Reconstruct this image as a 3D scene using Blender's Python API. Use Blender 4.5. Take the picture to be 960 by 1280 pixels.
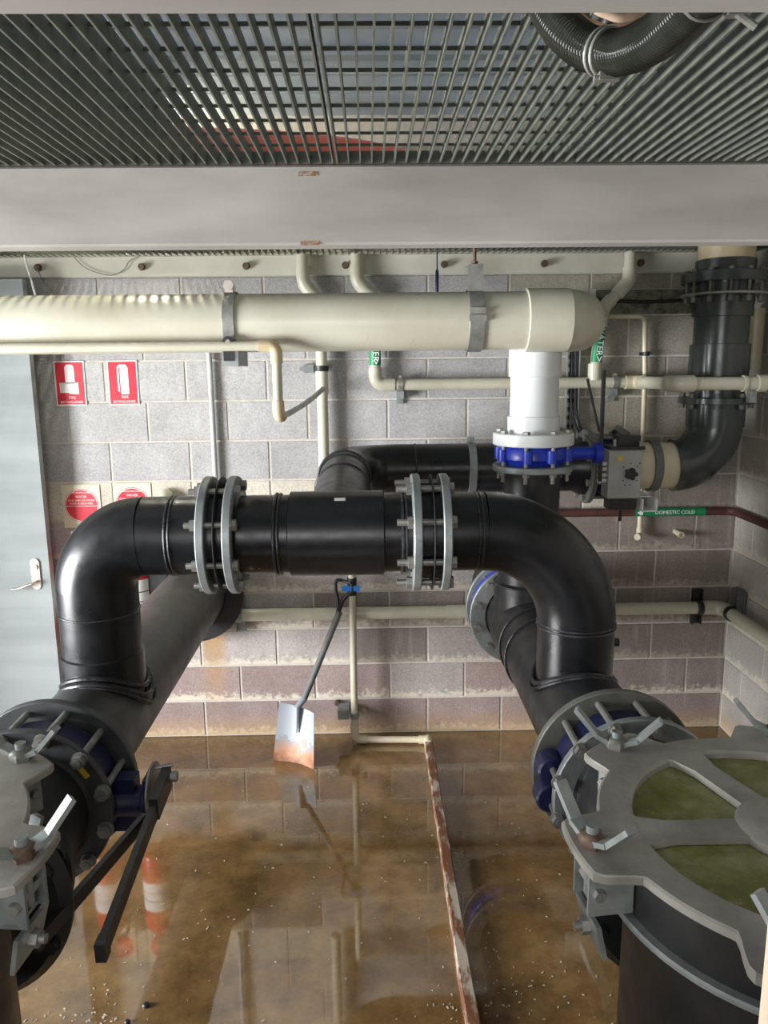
import bpy, math, random
from mathutils import Vector, Matrix
random.seed(7)
for o in list(bpy.data.objects): bpy.data.objects.remove(o)
scene = bpy.context.scene
COL = scene.collection
PI = math.pi
V = Vector

# ------------------------------------------------------------------ camera
def make_camera():
    f, pitch, yaw, roll = 961.0, 0.1892, 0.0184, -0.01045
    cy, sy, cp, sp = math.cos(yaw), math.sin(yaw), math.cos(pitch), math.sin(pitch)
    fw = V((sy*cp, cy*cp, -sp)); r = V((cy, -sy, 0)); u = r.cross(fw)
    cr, sr = math.cos(roll), math.sin(roll)
    r2 = cr*r + sr*u; u2 = -sr*r + cr*u
    cd = bpy.data.cameras.new('camera'); cd.sensor_fit = 'VERTICAL'; cd.sensor_height = 36.0
    cd.lens = f/1280*36.0; cd.clip_start = 0.02; cd.clip_end = 200
    co = bpy.data.objects.new('camera', cd); COL.objects.link(co)
    b = -fw
    co.matrix_world = Matrix(((r2.x, u2.x, b.x, 0.105), (r2.y, u2.y, b.y, -3.894), (r2.z, u2.z, b.z, 1.97), (0, 0, 0, 1)))
    scene.camera = co
make_camera()

# ------------------------------------------------------------------ world, lights, exposure
world = bpy.data.worlds.new('overcast_sky'); scene.world = world; world.use_nodes = True
bg = world.node_tree.nodes['Background']; bg.inputs[0].default_value = (0.80, 0.88, 1.0, 1); bg.inputs[1].default_value = 0.65
def area(name, loc, target, sx, sy, power, color):
    l = bpy.data.lights.new(name, 'AREA'); l.shape = 'RECTANGLE'; l.size = sx; l.size_y = sy; l.energy = power; l.color = color
    o = bpy.data.objects.new(name, l); COL.objects.link(o); o.location = loc
    o.rotation_euler = (V(target)-V(loc)).to_track_quat('-Z', 'Y').to_euler()
    return o
area('daylight_doorway_side', (-4.3, -2.6, 1.15), (-1.0, -1.5, 0.95), 1.9, 1.6, 490, (0.97, 0.98, 1.0))
area('daylight_doorway_front', (-0.45, -5.25, 1.95), (0.0, 0.0, 1.2), 1.5, 0.8, 22, (1.0, 0.98, 0.95))
scene.view_settings.view_transform = 'Standard'
scene.view_settings.look = 'None'
scene.view_settings.exposure = 0.35
scene.view_settings.gamma = 1.0
scene.view_settings.use_curve_mapping = False
try:
    scene.cycles.use_denoising = True
    scene.cycles.max_bounces = 8
except Exception: pass

# ------------------------------------------------------------------ materials
MATS = {}
def principled(name, col=(.5,.5,.5), rough=.5, metal=0.0, **kw):
    m = bpy.data.materials.new(name); m.use_nodes = True
    b = m.node_tree.nodes['Principled BSDF']
    b.inputs['Base Color'].default_value = (*col, 1); b.inputs['Roughness'].default_value = rough; b.inputs['Metallic'].default_value = metal
    for k, v in kw.items(): b.inputs[k].default_value = v
    MATS[name] = m
    return m, m.node_tree, b
def N(nt, t, **kw):
    n = nt.nodes.new(t)
    for k, v in kw.items():
        if k in n.inputs: n.inputs[k].default_value = v
        else: setattr(n, k, v)
    return n
def ramp(nt, fac, stops, interp='LINEAR'):
    n = nt.nodes.new('ShaderNodeValToRGB'); n.color_ramp.interpolation = interp
    e = n.color_ramp.elements
    while len(e) < len(stops): e.new(0.5)
    for s, (p, c) in zip(e, stops): s.position = p; s.color = (*c, 1) if len(c) == 3 else c
    nt.links.new(fac, n.inputs[0]); return n.outputs[0]
def noise(nt, scale, detail=4, rough=.55, vec=None, stretch=None):
    tc = nt.nodes.new('ShaderNodeNewGeometry'); src = tc.outputs['Position']
    if vec == 'object':
        src = nt.nodes.new('ShaderNodeTexCoord').outputs['Object']
    if stretch:
        mp = nt.nodes.new('ShaderNodeMapping'); mp.inputs['Scale'].default_value = stretch
        nt.links.new(src, mp.inputs[0]); src = mp.outputs[0]
    n = nt.nodes.new('ShaderNodeTexNoise'); n.inputs['Scale'].default_value = scale; n.inputs['Detail'].default_value = detail; n.inputs['Roughness'].default_value = rough
    nt.links.new(src, n.inputs['Vector']); return n.outputs['Fac']
def mixc(nt, fac, a, b, mode='MIX'):
    n = nt.nodes.new('ShaderNodeMix'); n.data_type = 'RGBA'; n.blend_type = mode
    for s, i in ((fac, 0), (a, 6), (b, 7)):
        if hasattr(s, 'links'): nt.links.new(s, n.inputs[i])
        elif i == 0: n.inputs[0].default_value = s
        else: n.inputs[i].default_value = (*s, 1)
    return n.outputs[2]
def math_(nt, op, a, b=0.0, c=None):
    n = nt.nodes.new('ShaderNodeMath'); n.operation = op
    for i, s in enumerate((a, b, c)):
        if s is None: continue
        if hasattr(s, 'links'): nt.links.new(s, n.inputs[i])
        else: n.inputs[i].default_value = s
    return n.outputs[0]
def bump(nt, b, h, strength=.2, dist=.01):
    n = nt.nodes.new('ShaderNodeBump'); n.inputs['Strength'].default_value = strength; n.inputs['Distance'].default_value = dist
    nt.links.new(h, n.inputs['Height']); nt.links.new(n.outputs[0], b.inputs['Normal'])
def simple(name, c0, c1, scale=6, rough=(.4,.6), metal=0.0, bs=0.0, detail=5, stretch=None, **kw):
    m, nt, b = principled(name, c0, rough[0], metal, **kw)
    f = noise(nt, scale, detail, stretch=stretch)
    nt.links.new(ramp(nt, f, [(.33, c0), (.68, c1)]), b.inputs['Base Color'])
    rr = nt.nodes.new('ShaderNodeMapRange'); rr.inputs[1].default_value = .3; rr.inputs[2].default_value = .7; rr.inputs[3].default_value = rough[0]; rr.inputs[4].default_value = rough[1]
    f2 = noise(nt, scale*2.7, 4); nt.links.new(f2, rr.inputs[0]); nt.links.new(rr.outputs[0], b.inputs['Roughness'])
    if bs: bump(nt, b, noise(nt, scale*12, 3), bs, .004)
    return m
simple('hdpe', (.005,.0055,.0065), (.011,.0115,.013), 5, (.25,.40), 0, .04)
simple('hdpe_dusty', (.045,.045,.045), (.115,.111,.105), 4, (.42,.62), 0, .06, stretch=(1,.35,1))
simple('hdpe_worn', (.011,.012,.013), (.028,.028,.029), 5, (.30,.5), 0, .06)
simple('weld', (.012,.012,.014), (.03,.03,.034), 30, (.22,.4), 0, .2)
simple('galv', (.21,.235,.235), (.36,.385,.375), 14, (.42,.6), .55, .06)
simple('galv_dull', (.115,.118,.105), (.19,.19,.165), 9, (.5,.68), .4, .06)
simple('steel_bolt', (.22,.22,.21), (.36,.35,.32), 30, (.4,.6), .6)
simple('flange_dark', (.045,.048,.05), (.085,.088,.088), 9, (.4,.55), .2, .05)
simple('rusty_steel', (.075,.045,.03), (.19,.13,.095), 40, (.5,.75), .4)
simple('strap_steel', (.26,.26,.24), (.38,.38,.34), 20, (.4,.6), .6)
simple('cast_alloy', (.20,.19,.165), (.40,.385,.345), 6, (.48,.7), .3, .15, detail=8)
simple('valve_blue', (.008,.022,.33), (.016,.05,.50), 12, (.3,.45), 0, .04)
simple('valve_navy', (.0035,.006,.036), (.007,.012,.065), 12, (.35,.5), 0, .04)
simple('black_paint', (.010,.010,.011), (.022,.022,.022), 20, (.35,.55), 0, .08)
simple('pvc_white', (.47,.445,.34), (.58,.56,.45), 4, (.26,.40), 0, .02)
simple('pvc_bright', (.60,.62,.61), (.68,.70,.69), 4, (.28,.4), 0, .02)
simple('pvc_cream', (.53,.46,.31), (.66,.59,.43), 8, (.3,.45), 0, .03)
simple('pvc_tan', (.50,.40,.24), (.62,.52,.34), 8, (.3,.45), 0, .03)
simple('pvc_grey', (.038,.045,.043), (.056,.064,.060), 5, (.17,.28), 0, .02)
simple('conduit_grey', (.40,.42,.40), (.50,.52,.50), 10, (.35,.5))
simple('beam_paint', (.30,.28,.25), (.50,.475,.43), 2.2, (.42,.6), 0, .05, stretch=(.5,1,2.2))
simple('angle_paint', (.53,.52,.43), (.63,.62,.53), 5, (.45,.6), 0, .04)
simple('grating_steel', (.12,.13,.11), (.20,.205,.165), 20, (.5,.7), .4)
simple('door_paint', (.235,.265,.262), (.315,.345,.34), 3, (.6,.78), 0, .03, stretch=(.3,1,2.5))
simple('handle_steel', (.50,.45,.40), (.62,.57,.50), 30, (.25,.4), .7)
simple('red_paint', (.45,.012,.014), (.60,.02,.022), 12, (.22,.35))
simple('red_pipe', (.055,.02,.018), (.095,.034,.028), 12, (.5,.7))
simple('sign_red', (.62,.012,.03), (.68,.02,.04), 8, (.4,.5))
simple('sign_white', (.78,.77,.74), (.85,.84,.82), 8, (.4,.5))
simple('sign_cream', (.62,.56,.40), (.70,.64,.48), 10, (.5,.6))
simple('label_green', (.010,.19,.07), (.015,.24,.09), 12, (.4,.5))
simple('label_white', (.80,.82,.80), (.86,.88,.86), 12, (.4,.5))
simple('label_yellow', (.62,.40,.03), (.72,.48,.05), 20, (.4,.5))
simple('actuator_grey', (.33,.33,.31), (.39,.39,.37), 12, (.38,.5), .2)
simple('plug_white', (.72,.72,.70), (.80,.80,.78), 20, (.35,.45))
simple('handle_blue', (.02,.16,.55), (.03,.20,.62), 20, (.3,.4))
simple('rubber_black', (.012,.012,.012), (.02,.02,.02), 30, (.5,.7))
simple('cable_grey', (.10,.11,.11), (.16,.16,.15), 20, (.5,.6))
simple('timber', (.42,.35,.25), (.56,.48,.36), 4, (.5,.65), 0, .08, stretch=(6,6,.6))
simple('cladding', (.36,.40,.44), (.52,.56,.58), 3, (.30,.5), .6, .03, stretch=(.4,1,3))
simple('hull_red', (.62,.10,.055), (.74,.19,.10), 3, (.3,.45))
simple('hose_dark', (.013,.015,.012), (.030,.033,.026), 14, (.10,.2))
simple('hose_wire', (.030,.033,.026), (.06,.062,.05), 20, (.05,.12), 0)
simple('hose_pink', (.52,.36,.26), (.62,.46,.35), 20, (.35,.5))
simple('outer_wall', (.30,.29,.28), (.38,.37,.35), 3, (.8,.9))
simple('flake', (.32,.28,.21), (.52,.47,.38), 50, (.6,.8))
simple('mortar', (.46,.43,.38), (.58,.54,.48), 30, (.85,.95), 0, .1)
simple('rough_render', (.07,.075,.05), (.26,.26,.19), 26, (.85,.95), 0, .9, detail=8)

def block_mat(name, c0, c1, effl=0.0, damp=0.0):
    m, nt, b = principled(name, c0, .9)
    info = nt.nodes.new('ShaderNodeObjectInfo')
    base = ramp(nt, info.outputs['Random'], [(0, c0), (1, c1)])
    sp = noise(nt, 130, 3, .7)
    col = mixc(nt, .75, base, ramp(nt, sp, [(.30, (.66,.66,.66)), (.5, (1,1,1)), (.72, (1.35,1.35,1.35))]), 'MULTIPLY')
    bl = noise(nt, 5, 4)
    col = mixc(nt, .55, col, ramp(nt, bl, [(.3, (.72,.70,.68)), (.7, (1.16,1.15,1.14))]), 'MULTIPLY')
    geo = nt.nodes.new('ShaderNodeNewGeometry'); sx = nt.nodes.new('ShaderNodeSeparateXYZ'); nt.links.new(geo.outputs['Position'], sx.inputs[0])
    if effl:
        # white salt bloom that gathers along the foot of each block
        tc = nt.nodes.new('ShaderNodeTexCoord'); so = nt.nodes.new('ShaderNodeSeparateXYZ'); nt.links.new(tc.outputs['Object'], so.inputs[0])
        g = nt.nodes.new('ShaderNodeMapRange'); g.inputs[1].default_value = .075; g.inputs[2].default_value = .005; nt.links.new(so.outputs['Z'], g.inputs[0])
        n1 = noise(nt, 34, 6, .7); n2 = noise(nt, 3.0, 2)
        k = math_(nt, 'ADD', math_(nt, 'MULTIPLY', n1, 1.1), math_(nt, 'MULTIPLY', g.outputs[0], .42)); k = math_(nt, 'ADD', k, math_(nt, 'MULTIPLY', n2, .35))
        mk = nt.nodes.new('ShaderNodeMapRange'); mk.inputs[1].default_value = .93; mk.inputs[2].default_value = 1.12; nt.links.new(k, mk.inputs[0])
        col = mixc(nt, math_(nt, 'MULTIPLY', mk.outputs[0], effl), col, (.66,.60,.49))
        # ochre silt tide line near the floor
        t = nt.nodes.new('ShaderNodeMapRange'); t.inputs[1].default_value = .13; t.inputs[2].default_value = .0; nt.links.new(sx.outputs['Z'], t.inputs[0])
        tt = math_(nt, 'MULTIPLY', t.outputs[0], math_(nt, 'ADD', .25, n1)); col = mixc(nt, tt, col, (.42,.27,.12))
        # rust run below the pipe flange
        d = math_(nt, 'ABSOLUTE', math_(nt, 'ADD', sx.outputs['X'], .735)); d = math_(nt, 'ADD', d, math_(nt, 'MULTIPLY', math_(nt, 'SUBTRACT', n2, .5), .08))
        r = nt.nodes.new('ShaderNodeMapRange'); r.inputs[1].default_value = .085; r.inputs[2].default_value = .02; nt.links.new(d, r.inputs[0])
        rz = nt.nodes.new('ShaderNodeMapRange'); rz.inputs[1].default_value = .12; rz.inputs[2].default_value = .6; nt.links.new(sx.outputs['Z'], rz.inputs[0])
        col = mixc(nt, math_(nt, 'MULTIPLY', math_(nt, 'MULTIPLY', r.outputs[0], rz.outputs[0]), .75), col, (.42,.22,.05))
    if damp:
        n3 = noise(nt, 2.2, 5, .6)
        w = nt.nodes.new('ShaderNodeMapRange'); w.inputs[1].default_value = .42; w.inputs[2].default_value = .62; nt.links.new(n3, w.inputs[0])
        col = mixc(nt, math_(nt, 'MULTIPLY', w.outputs[0], damp), col, (.20,.165,.13))
        v = noise(nt, 9, 4, .6, stretch=(3, 3, .25))
        wv = nt.nodes.new('ShaderNodeMapRange'); wv.inputs[1].default_value = .55; wv.inputs[2].default_value = .75; nt.links.new(v, wv.inputs[0])
        col = mixc(nt, math_(nt, 'MULTIPLY', wv.outputs[0], .4), col, (.50,.46,.42))
    nt.links.new(col, b.inputs['Base Color'])
    bump(nt, b, noise(nt, 170, 3, .7), .35, .003)
block_mat('block_grey', (.35,.345,.345), (.43,.425,.42))
block_mat('block_tan', (.30,.28,.23), (.36,.34,.28))
block_mat('block_pale', (.52,.48,.40), (.58,.54,.46))
block_mat('block_mid', (.33,.30,.285), (.41,.375,.35), .8, 0)
block_mat('block_red', (.255,.195,.185), (.335,.26,.24), .85, 0)
block_mat('block_damp', (.215,.185,.165), (.275,.240,.215), .45, .55)
block_mat('block_damp_low', (.215,.175,.165), (.29,.24,.23), .95, .35)
block_mat('block_right', (.34,.32,.29), (.44,.42,.38), .7, .3)

def floor_mat():
    m, nt, b = principled('wet_silt_floor', (.25,.15,.06), .1)
    n1 = noise(nt, 1.6, 6, .62); n2 = noise(nt, 7, 6, .7); n3 = noise(nt, 60, 3, .6)
    c = ramp(nt, n1, [(.28, (.075,.043,.016)), (.45, (.145,.085,.032)), (.58, (.215,.130,.052)), (.75, (.29,.185,.08))])
    c = mixc(nt, .85, c, ramp(nt, n2, [(.30, (.50,.48,.46)), (.55, (1,1,1)), (.75, (1.3,1.26,1.2))]), 'MULTIPLY')
    c = mixc(nt, .35, c, ramp(nt, n3, [(.35, (.75,.75,.75)), (.65, (1.2,1.2,1.2))]), 'MULTIPLY')
    nt.links.new(c, b.inputs['Base Color'])
    r = nt.nodes.new('ShaderNodeMapRange'); r.inputs[1].default_value = .35; r.inputs[2].default_value = .72; r.inputs[3].default_value = .010; r.inputs[4].default_value = .085
    nt.links.new(noise(nt, 2.6, 5, .65), r.inputs[0]); nt.links.new(r.outputs[0], b.inputs['Roughness'])
    b.inputs['IOR'].default_value = 2.05
    bump(nt, b, noise(nt, 5, 4, .6, stretch=(1, .5, 1)), .018, .01)
floor_mat()
def pane_mat():
    m, nt, b = principled('lid_pane', (.2,.2,.05), .25)
    n = noise(nt, 9, 5, .7)
    nt.links.new(ramp(nt, n, [(.3, (.12,.12,.022)), (.5, (.22,.225,.07)), (.72, (.42,.42,.24))]), b.inputs['Base Color'])  # paler patches hold dust and some glare put into the colour
    r = ramp(nt, noise(nt, 14, 4), [(.3, (.12,)*3), (.7, (.42,)*3)]); nt.links.new(r, b.inputs['Roughness'])
    b.inputs['Transmission Weight'].default_value = .15
pane_mat()
def stained(name, ca, cb, scale, thr, stretch=(1,1,1)):
    m, nt, b = principled(name, ca, .6)
    n = noise(nt, scale, 6, .7, stretch=stretch)
    nt.links.new(ramp(nt, n, [(thr-.05, ca), (thr+.06, cb)]), b.inputs['Base Color']); bump(nt, b, n, .5, .004)
stained('rust_flaked', (.36,.31,.25), (.125,.047,.017), 16, .47, (1,.35,1))
def shovel_mat():
    m, nt, b = principled('shovel_blade', (.4,.43,.45), .55, .25)
    geo = nt.nodes.new('ShaderNodeNewGeometry'); s = nt.nodes.new('ShaderNodeSeparateXYZ'); nt.links.new(geo.outputs['Position'], s.inputs[0])
    n = noise(nt, 18, 6, .7)
    k = math_(nt, 'ADD', math_(nt, 'MULTIPLY', s.outputs['Z'], 4.2), math_(nt, 'MULTIPLY', n, 1.0))
    nt.links.new(ramp(nt, k, [(.35, (.12,.045,.025)), (.72, (.36,.17,.09)), (.95, (.22,.235,.25)), (1.0, (.29,.315,.34))]), b.inputs['Base Color'])
shovel_mat()
def beam_rust():
    stained('rust_mark', (.45,.42,.38), (.28,.13,.06), 60, .45)
beam_rust()
M = MATS

# ------------------------------------------------------------------ mesh builder
class MB:
    def __init__(s): s.v = []; s.f = []
    def add(s, vs, fs):
        n = len(s.v); s.v += [V(p) for p in vs]; s.f += [tuple(i+n for i in f) for f in fs]; return s
    def box(s, c, d, rot=None):
        c = V(c); h = [x/2 for x in d]; vs = []
        for x in (-1, 1):
            for y in (-1, 1):
                for z in (-1, 1):
                    p = V((x*h[0], y*h[1], z*h[2])); p = rot @ p if rot else p; vs.append(c+p)
        return s.add(vs, [(0,1,3,2),(4,6,7,5),(0,4,5,1),(2,3,7,6),(0,2,6,4),(1,5,7,3)])
    def bar(s, a, b, w, h, up=(0,0,1)):
        a, b = V(a), V(b); d = (b-a); L = d.length; d.normalize(); u = V(up); x = d.cross(u)
        if x.length < 1e-4: x = d.cross(V((1,0,0)))
        x.normalize(); u = x.cross(d)
        return s.box((a+b)/2, (L, w, h), Matrix((d, x, u)).transposed())
    def frame(s, d):
        d = V(d).normalized(); a = V((0,0,1)) if abs(d.z) < .9 else V((1,0,0)); x = d.cross(a).normalized(); return x, d.cross(x)
    def lathe(s, o, d, prof, seg=40, close=False):
        o = V(o); d = V(d).normalized(); x, y = s.frame(d); vs = []; fs = []; n = len(prof)
        for (t, r) in prof:
            for k in range(seg):
                a = 2*PI*k/seg; vs.append(o + d*t + (x*math.cos(a)+y*math.sin(a))*r)
        for i in range(n if close else n-1):
            j = (i+1) % n
            for k in range(seg):
                q = (k+1) % seg; fs.append((i*seg+k, i*seg+q, j*seg+q, j*seg+k))
        if not close:
            if prof[0][1] > 1e-6: fs.append(tuple(range(seg))[::-1])
            if prof[-1][1] > 1e-6: fs.append(tuple((n-1)*seg+k for k in range(seg)))
        return s.add(vs, fs)
    def cyl(s, a, b, r, r2=None, seg=28):
        a, b = V(a), V(b); return s.lathe(a, b-a, [(0, r), ((b-a).length, r if r2 is None else r2)], seg)
    def ring(s, o, d, ro, ri, t, seg=48, bev=.003):
        h = t/2; return s.lathe(o, d, [(-h, ri), (-h, ro-bev), (-h+bev, ro), (h-bev, ro), (h, ro-bev), (h, ri)], seg, True)
    def bead(s, o, d, R, r, seg=48, sides=8):
        return s.lathe(o, d, [(r*math.cos(2*PI*k/sides), R+r*math.sin(2*PI*k/sides)) for k in range(sides)], seg, True)
    def tube(s, path, r, seg=16, closed=False, caps=True):
        P = [V(p) for p in path]; n = len(P); vs = []; fs = []
        R = r if isinstance(r, (list, tuple)) else [r]*n
        px = None
        for i in range(n):
            if closed: t = P[(i+1) % n]-P[i-1]
            else: t = P[min(i+1, n-1)]-P[max(i-1, 0)]
            t.normalize()
            if px is None: x, _ = s.frame(t)
            else:
                x = px - t*px.dot(t)
                x = x.normalized() if x.length > 1e-5 else s.frame(t)[0]
            px = x; y = t.cross(x)
            for k in range(seg):
                a = 2*PI*k/seg; vs.append(P[i]+(x*math.cos(a)+y*math.sin(a))*R[i])
        for i in range(n if closed else n-1):
            j = (i+1) % n
            for k in range(seg):
                q = (k+1) % seg; fs.append((i*seg+k, i*seg+q, j*seg+q, j*seg+k))
        if caps and not closed: fs += [tuple(range(seg))[::-1], tuple((n-1)*seg+k for k in range(seg))]
        return s.add(vs, fs)
    def hexa(s, a, b, r):
        return s.cyl(a, b, r, seg=6)
    def prism(s, pts, o, ex, ey, ez, t):
        o, ex, ey, ez = V(o), V(ex), V(ey), V(ez); n = len(pts)
        vs = [o+ex*p[0]+ey*p[1] for p in pts] + [o+ex*p[0]+ey*p[1]+ez*t for p in pts]
        fs = [tuple(range(n))[::-1], tuple(range(n, 2*n))] + [(i, (i+1) % n, n+(i+1) % n, n+i) for i in range(n)]
        return s.add(vs, fs)
    def mesh(s, name, base=(0,0,0), smooth=True, ang=38):
        b = V(base); me = bpy.data.meshes.new(name); me.from_pydata([p-b for p in s.v], [], s.f); me.update()
        import bmesh
        bm = bmesh.new(); bm.from_mesh(me); bmesh.ops.recalc_face_normals(bm, faces=bm.faces); bm.to_mesh(me); bm.free()
        if smooth: me.shade_smooth(); me.set_sharp_from_angle(angle=math.radians(ang))
        return me
WPOS = {}
def tag(o, label=None, cat=None, group=None, kind=None):
    if label: o['label'] = label
    if cat: o['category'] = cat
    if group: o['group'] = group
    if kind: o['kind'] = kind
    return o
def thing(name, base, label, cat, group=None):
    o = bpy.data.objects.new(name, None); COL.objects.link(o); o.location = base; o.empty_display_size = .05; WPOS[o] = V(base)
    return tag(o, label, cat, group)
def link(name, me, parent=None, world=(0,0,0), mat=None):
    o = bpy.data.objects.new(name, me); COL.objects.link(o)
    if mat and not me.materials: me.materials.append(M[mat])
    w = V(world); WPOS[o] = w
    if parent is not None: o.parent = parent; o.location = w - WPOS[parent]
    else: o.location = w
    return o
def obj(name, mb, mat, parent=None, base=None, smooth=True, ang=38):
    """one mesh object; vertices are given in world space"""
    b = V(base) if base is not None else (WPOS[parent] if parent is not None else V((0,0,0)))
    return link(name, mb.mesh(name, b, smooth, ang), parent, b, mat)
def struct(name, mb, mat, smooth=False):
    o = obj(name, mb, mat, smooth=smooth); o['kind'] = 'structure'; return o
def arc(c, a, b, R, n=14):
    """quarter bend round corner c, arriving along -a, leaving along b"""
    c, a, b = V(c), V(a).normalized(), V(b).normalized(); o = c + a*R + b*R
    return [o - b*R*math.cos(t) - a*R*math.sin(t) for t in [i*PI/2/n for i in range(n+1)]]
def text_mesh(txt, size, name='lettering'):
    cu = bpy.data.curves.new('t', 'FONT'); cu.body = txt; cu.size = size; cu.align_x = 'CENTER'; cu.align_y = 'CENTER'; cu.extrude = .0004; cu.resolution_u = 2
    t = bpy.data.objects.new('t', cu); COL.objects.link(t)
    dg = bpy.context.evaluated_depsgraph_get(); me = bpy.data.meshes.new_from_object(t.evaluated_get(dg))
    bpy.data.objects.remove(t); bpy.data.curves.remove(cu); me.name = name
    return me
def lettering(txt, size, pos, parent, mat, ex=(1,0,0), ey=(0,0,1), sx=1.0):
    me = text_mesh(txt, size); ex, ey = V(ex), V(ey); ez = ex.cross(ey)
    for v in me.vertices:
        c = v.co.copy(); v.co = ex*c.x*sx + ey*c.y + ez*c.z
    return link('lettering', me, parent, pos, mat)
BOLT = {}
def bolt_mesh(L, r=.010, out=.03):
    k = (round(L, 3), r, out)
    if k not in BOLT:
        m = MB(); h = L/2
        m.cyl((-h-out, 0, 0), (h+.012, 0, 0), r, seg=10)
        m.hexa((-h-.018, 0, 0), (-h, 0, 0), r*1.9); m.hexa((h, 0, 0), (h+.015, 0, 0), r*1.9)
        m.cyl((-h-.001, 0, 0), (-h+.003, 0, 0), r*2.2, seg=14); m.cyl((h-.003, 0, 0), (h+.001, 0, 0), r*2.2, seg=14)
        me = m.mesh('bolt', smooth=True, ang=30); BOLT[k] = me
    return BOLT[k]
def bolts(parent, o, d, pr, n, L, mat='steel_bolt', r=.010, out=.03, phase=.5, flip=False):
    o, d = V(o), V(d).normalized(); x, y = MB().frame(d)
    q = (d if not flip else -d).to_track_quat('X', 'Z')
    me = bolt_mesh(L, r, out)
    if not me.materials: me.materials.append(M[mat])
    for k in range(n):
        a = 2*PI*(k+phase)/n
        b = link('bolt', me, parent, o+(x*math.cos(a)+y*math.sin(a))*pr)
        b.rotation_euler = q.to_euler()
def flange(parent, o, d, ro, ri, t, mat='galv', name='flange_ring'):
    return obj(name, MB().ring(o, d, ro, ri, t), mat, parent)

# ------------------------------------------------------------------ shell of the room
struct('floor', MB().box((-.3, -2.6, -.05), (4.8, 5.5, .1)), 'wet_silt_floor')
RW = 2.01
BLK = {}
def block_mesh(L, H, D, mat):
    k = (round(L, 3), round(H, 3), mat, D)
    if k not in BLK:
        m = MB(); b = .0025; l, h = L/2, H
        # chamfered face towards -Y, origin at the foot of the face
        vs = [(-l+b, 0, b), (l-b, 0, b), (l-b, 0, h-b), (-l+b, 0, h-b), (-l, b, 0), (l, b, 0), (l, b, h), (-l, b, h), (-l, D, 0), (l, D, 0), (l, D, h), (-l, D, h)]
        fs = [(0,1,2,3), (4,5,1,0), (5,6,2,1), (6,7,3,2), (7,4,0,3), (4,8,9,5), (5,9,10,6), (6,10,11,7), (7,11,8,4)]
        m.add(vs, fs); me = m.mesh('concrete_block', smooth=False); me.materials.append(M[mat]); BLK[k] = me
    return BLK[k]
XL = -2.6
wb = struct('wall_back', MB().box(((XL+RW+.2)/2, .101, 1.56), (RW+.2-XL, .20, 3.12)), 'mortar')
PAR = {0:0, 1:1, 2:0, 3:1, 4:0, 5:1, 6:0, 7:0, 8:1, 9:0, 10:1, 11:0, 12:1, 13:0, 14:1}
rnd = random.Random(3)
for k in range(15):
    z0 = .2*k + .005; H = .19
    i0 = -8
    while True:
        x0 = .4*(i0 + .5*PAR[k]) + .005; x1 = x0 + .39
        i0 += 1
        if x0 > RW-.03: break
        if x1 < XL+.03: continue
        x0 = max(x0, XL); x1 = min(x1, RW-.003); xc = (x0+x1)/2
        if k >= 12: mt = 'block_tan'
        elif k == 6: mt = 'block_pale' if (xc < -.05 or 1.0 < xc < 1.75) else 'block_damp'
        elif k > 6: mt = 'block_grey' if xc < 1.0 else 'block_tan'
        elif xc > 1.0: mt = 'block_damp' if k >= 2 else 'block_damp_low'
        elif k in (0, 1): mt = 'block_red' if rnd.random() < .85 else 'block_mid'
        else: mt = 'block_mid' if rnd.random() < .8 else 'block_damp'
        zz, HH = z0, H
        if k == 11 and 1.18 < xc < 1.95:   # broken-back course with a rough recess below
            zz, HH = 2.325, .07
        link('concrete_block', block_mesh(x1-x0, HH, .012, mt), wb, (xc, -.003, zz))
obj('rough_recess', MB().box((1.62, .000, 2.262), (.78, .006, .118)), 'rough_render', wb, smooth=False)
wr = struct('wall_right', MB().box((RW+.100, -2.6, 1.3), (.20, 5.2, 2.6)), 'mortar')
for k in range(13):
    i = 0
    while True:
        y1 = -.4*i - (.2 if PAR[k] == 0 else 0) + .2; y0 = y1 - .39
        i += 1
        if y1 < -5.1: break
        y1 = min(y1, -.012)
        if y1-y0 < .05: continue
        mt = 'block_right' if k < 10 else 'block_tan'
        b = link('concrete_block', block_mesh(y1-y0, .19, .012, mt), wr, (RW-.003, (y0+y1)/2, .2*k+.005)); b.rotation_euler = (0, 0, -PI/2)
# left wall with the open side doorway, front wall with the doorway the picture is taken from
wl = MB()
for (y0, y1, z0, z1) in [(-5.3, -3.2, 0, 2.45), (-1.0, .2, 0, 2.45), (-3.2, -1.0, 2.30, 2.45)]:
    wl.box((XL-.1, (y0+y1)/2, (z0+z1)/2), (.2, y1-y0, z1-z0))
struct('wall_left', wl, 'outer_wall')
wf = MB()
for (x0, x1, z0, z1) in [(XL-.2, -1.7, 0, 2.45), (.8, RW+.2, 0, 2.45), (-1.7, .8, 0, .95)]:
    wf.box(((x0+x1)/2, -5.4, (z0+z1)/2), (x1-x0, .2, z1-z0))
struct('wall_front', wf, 'outer_wall')
struct('ceiling_1', MB().box((-.3, -4.4, 2.55), (5.2, 2.2, .10)), 'outer_wall')  # unseen ceiling, added to shut out sky light from the top front
struct('wall_upper_front', MB().box((-.3, -3.35, 3.8), (5.2, .1, 2.4)), 'outer_wall')  # unseen wall, added so sky light reaches the upper storey only sideways
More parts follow.
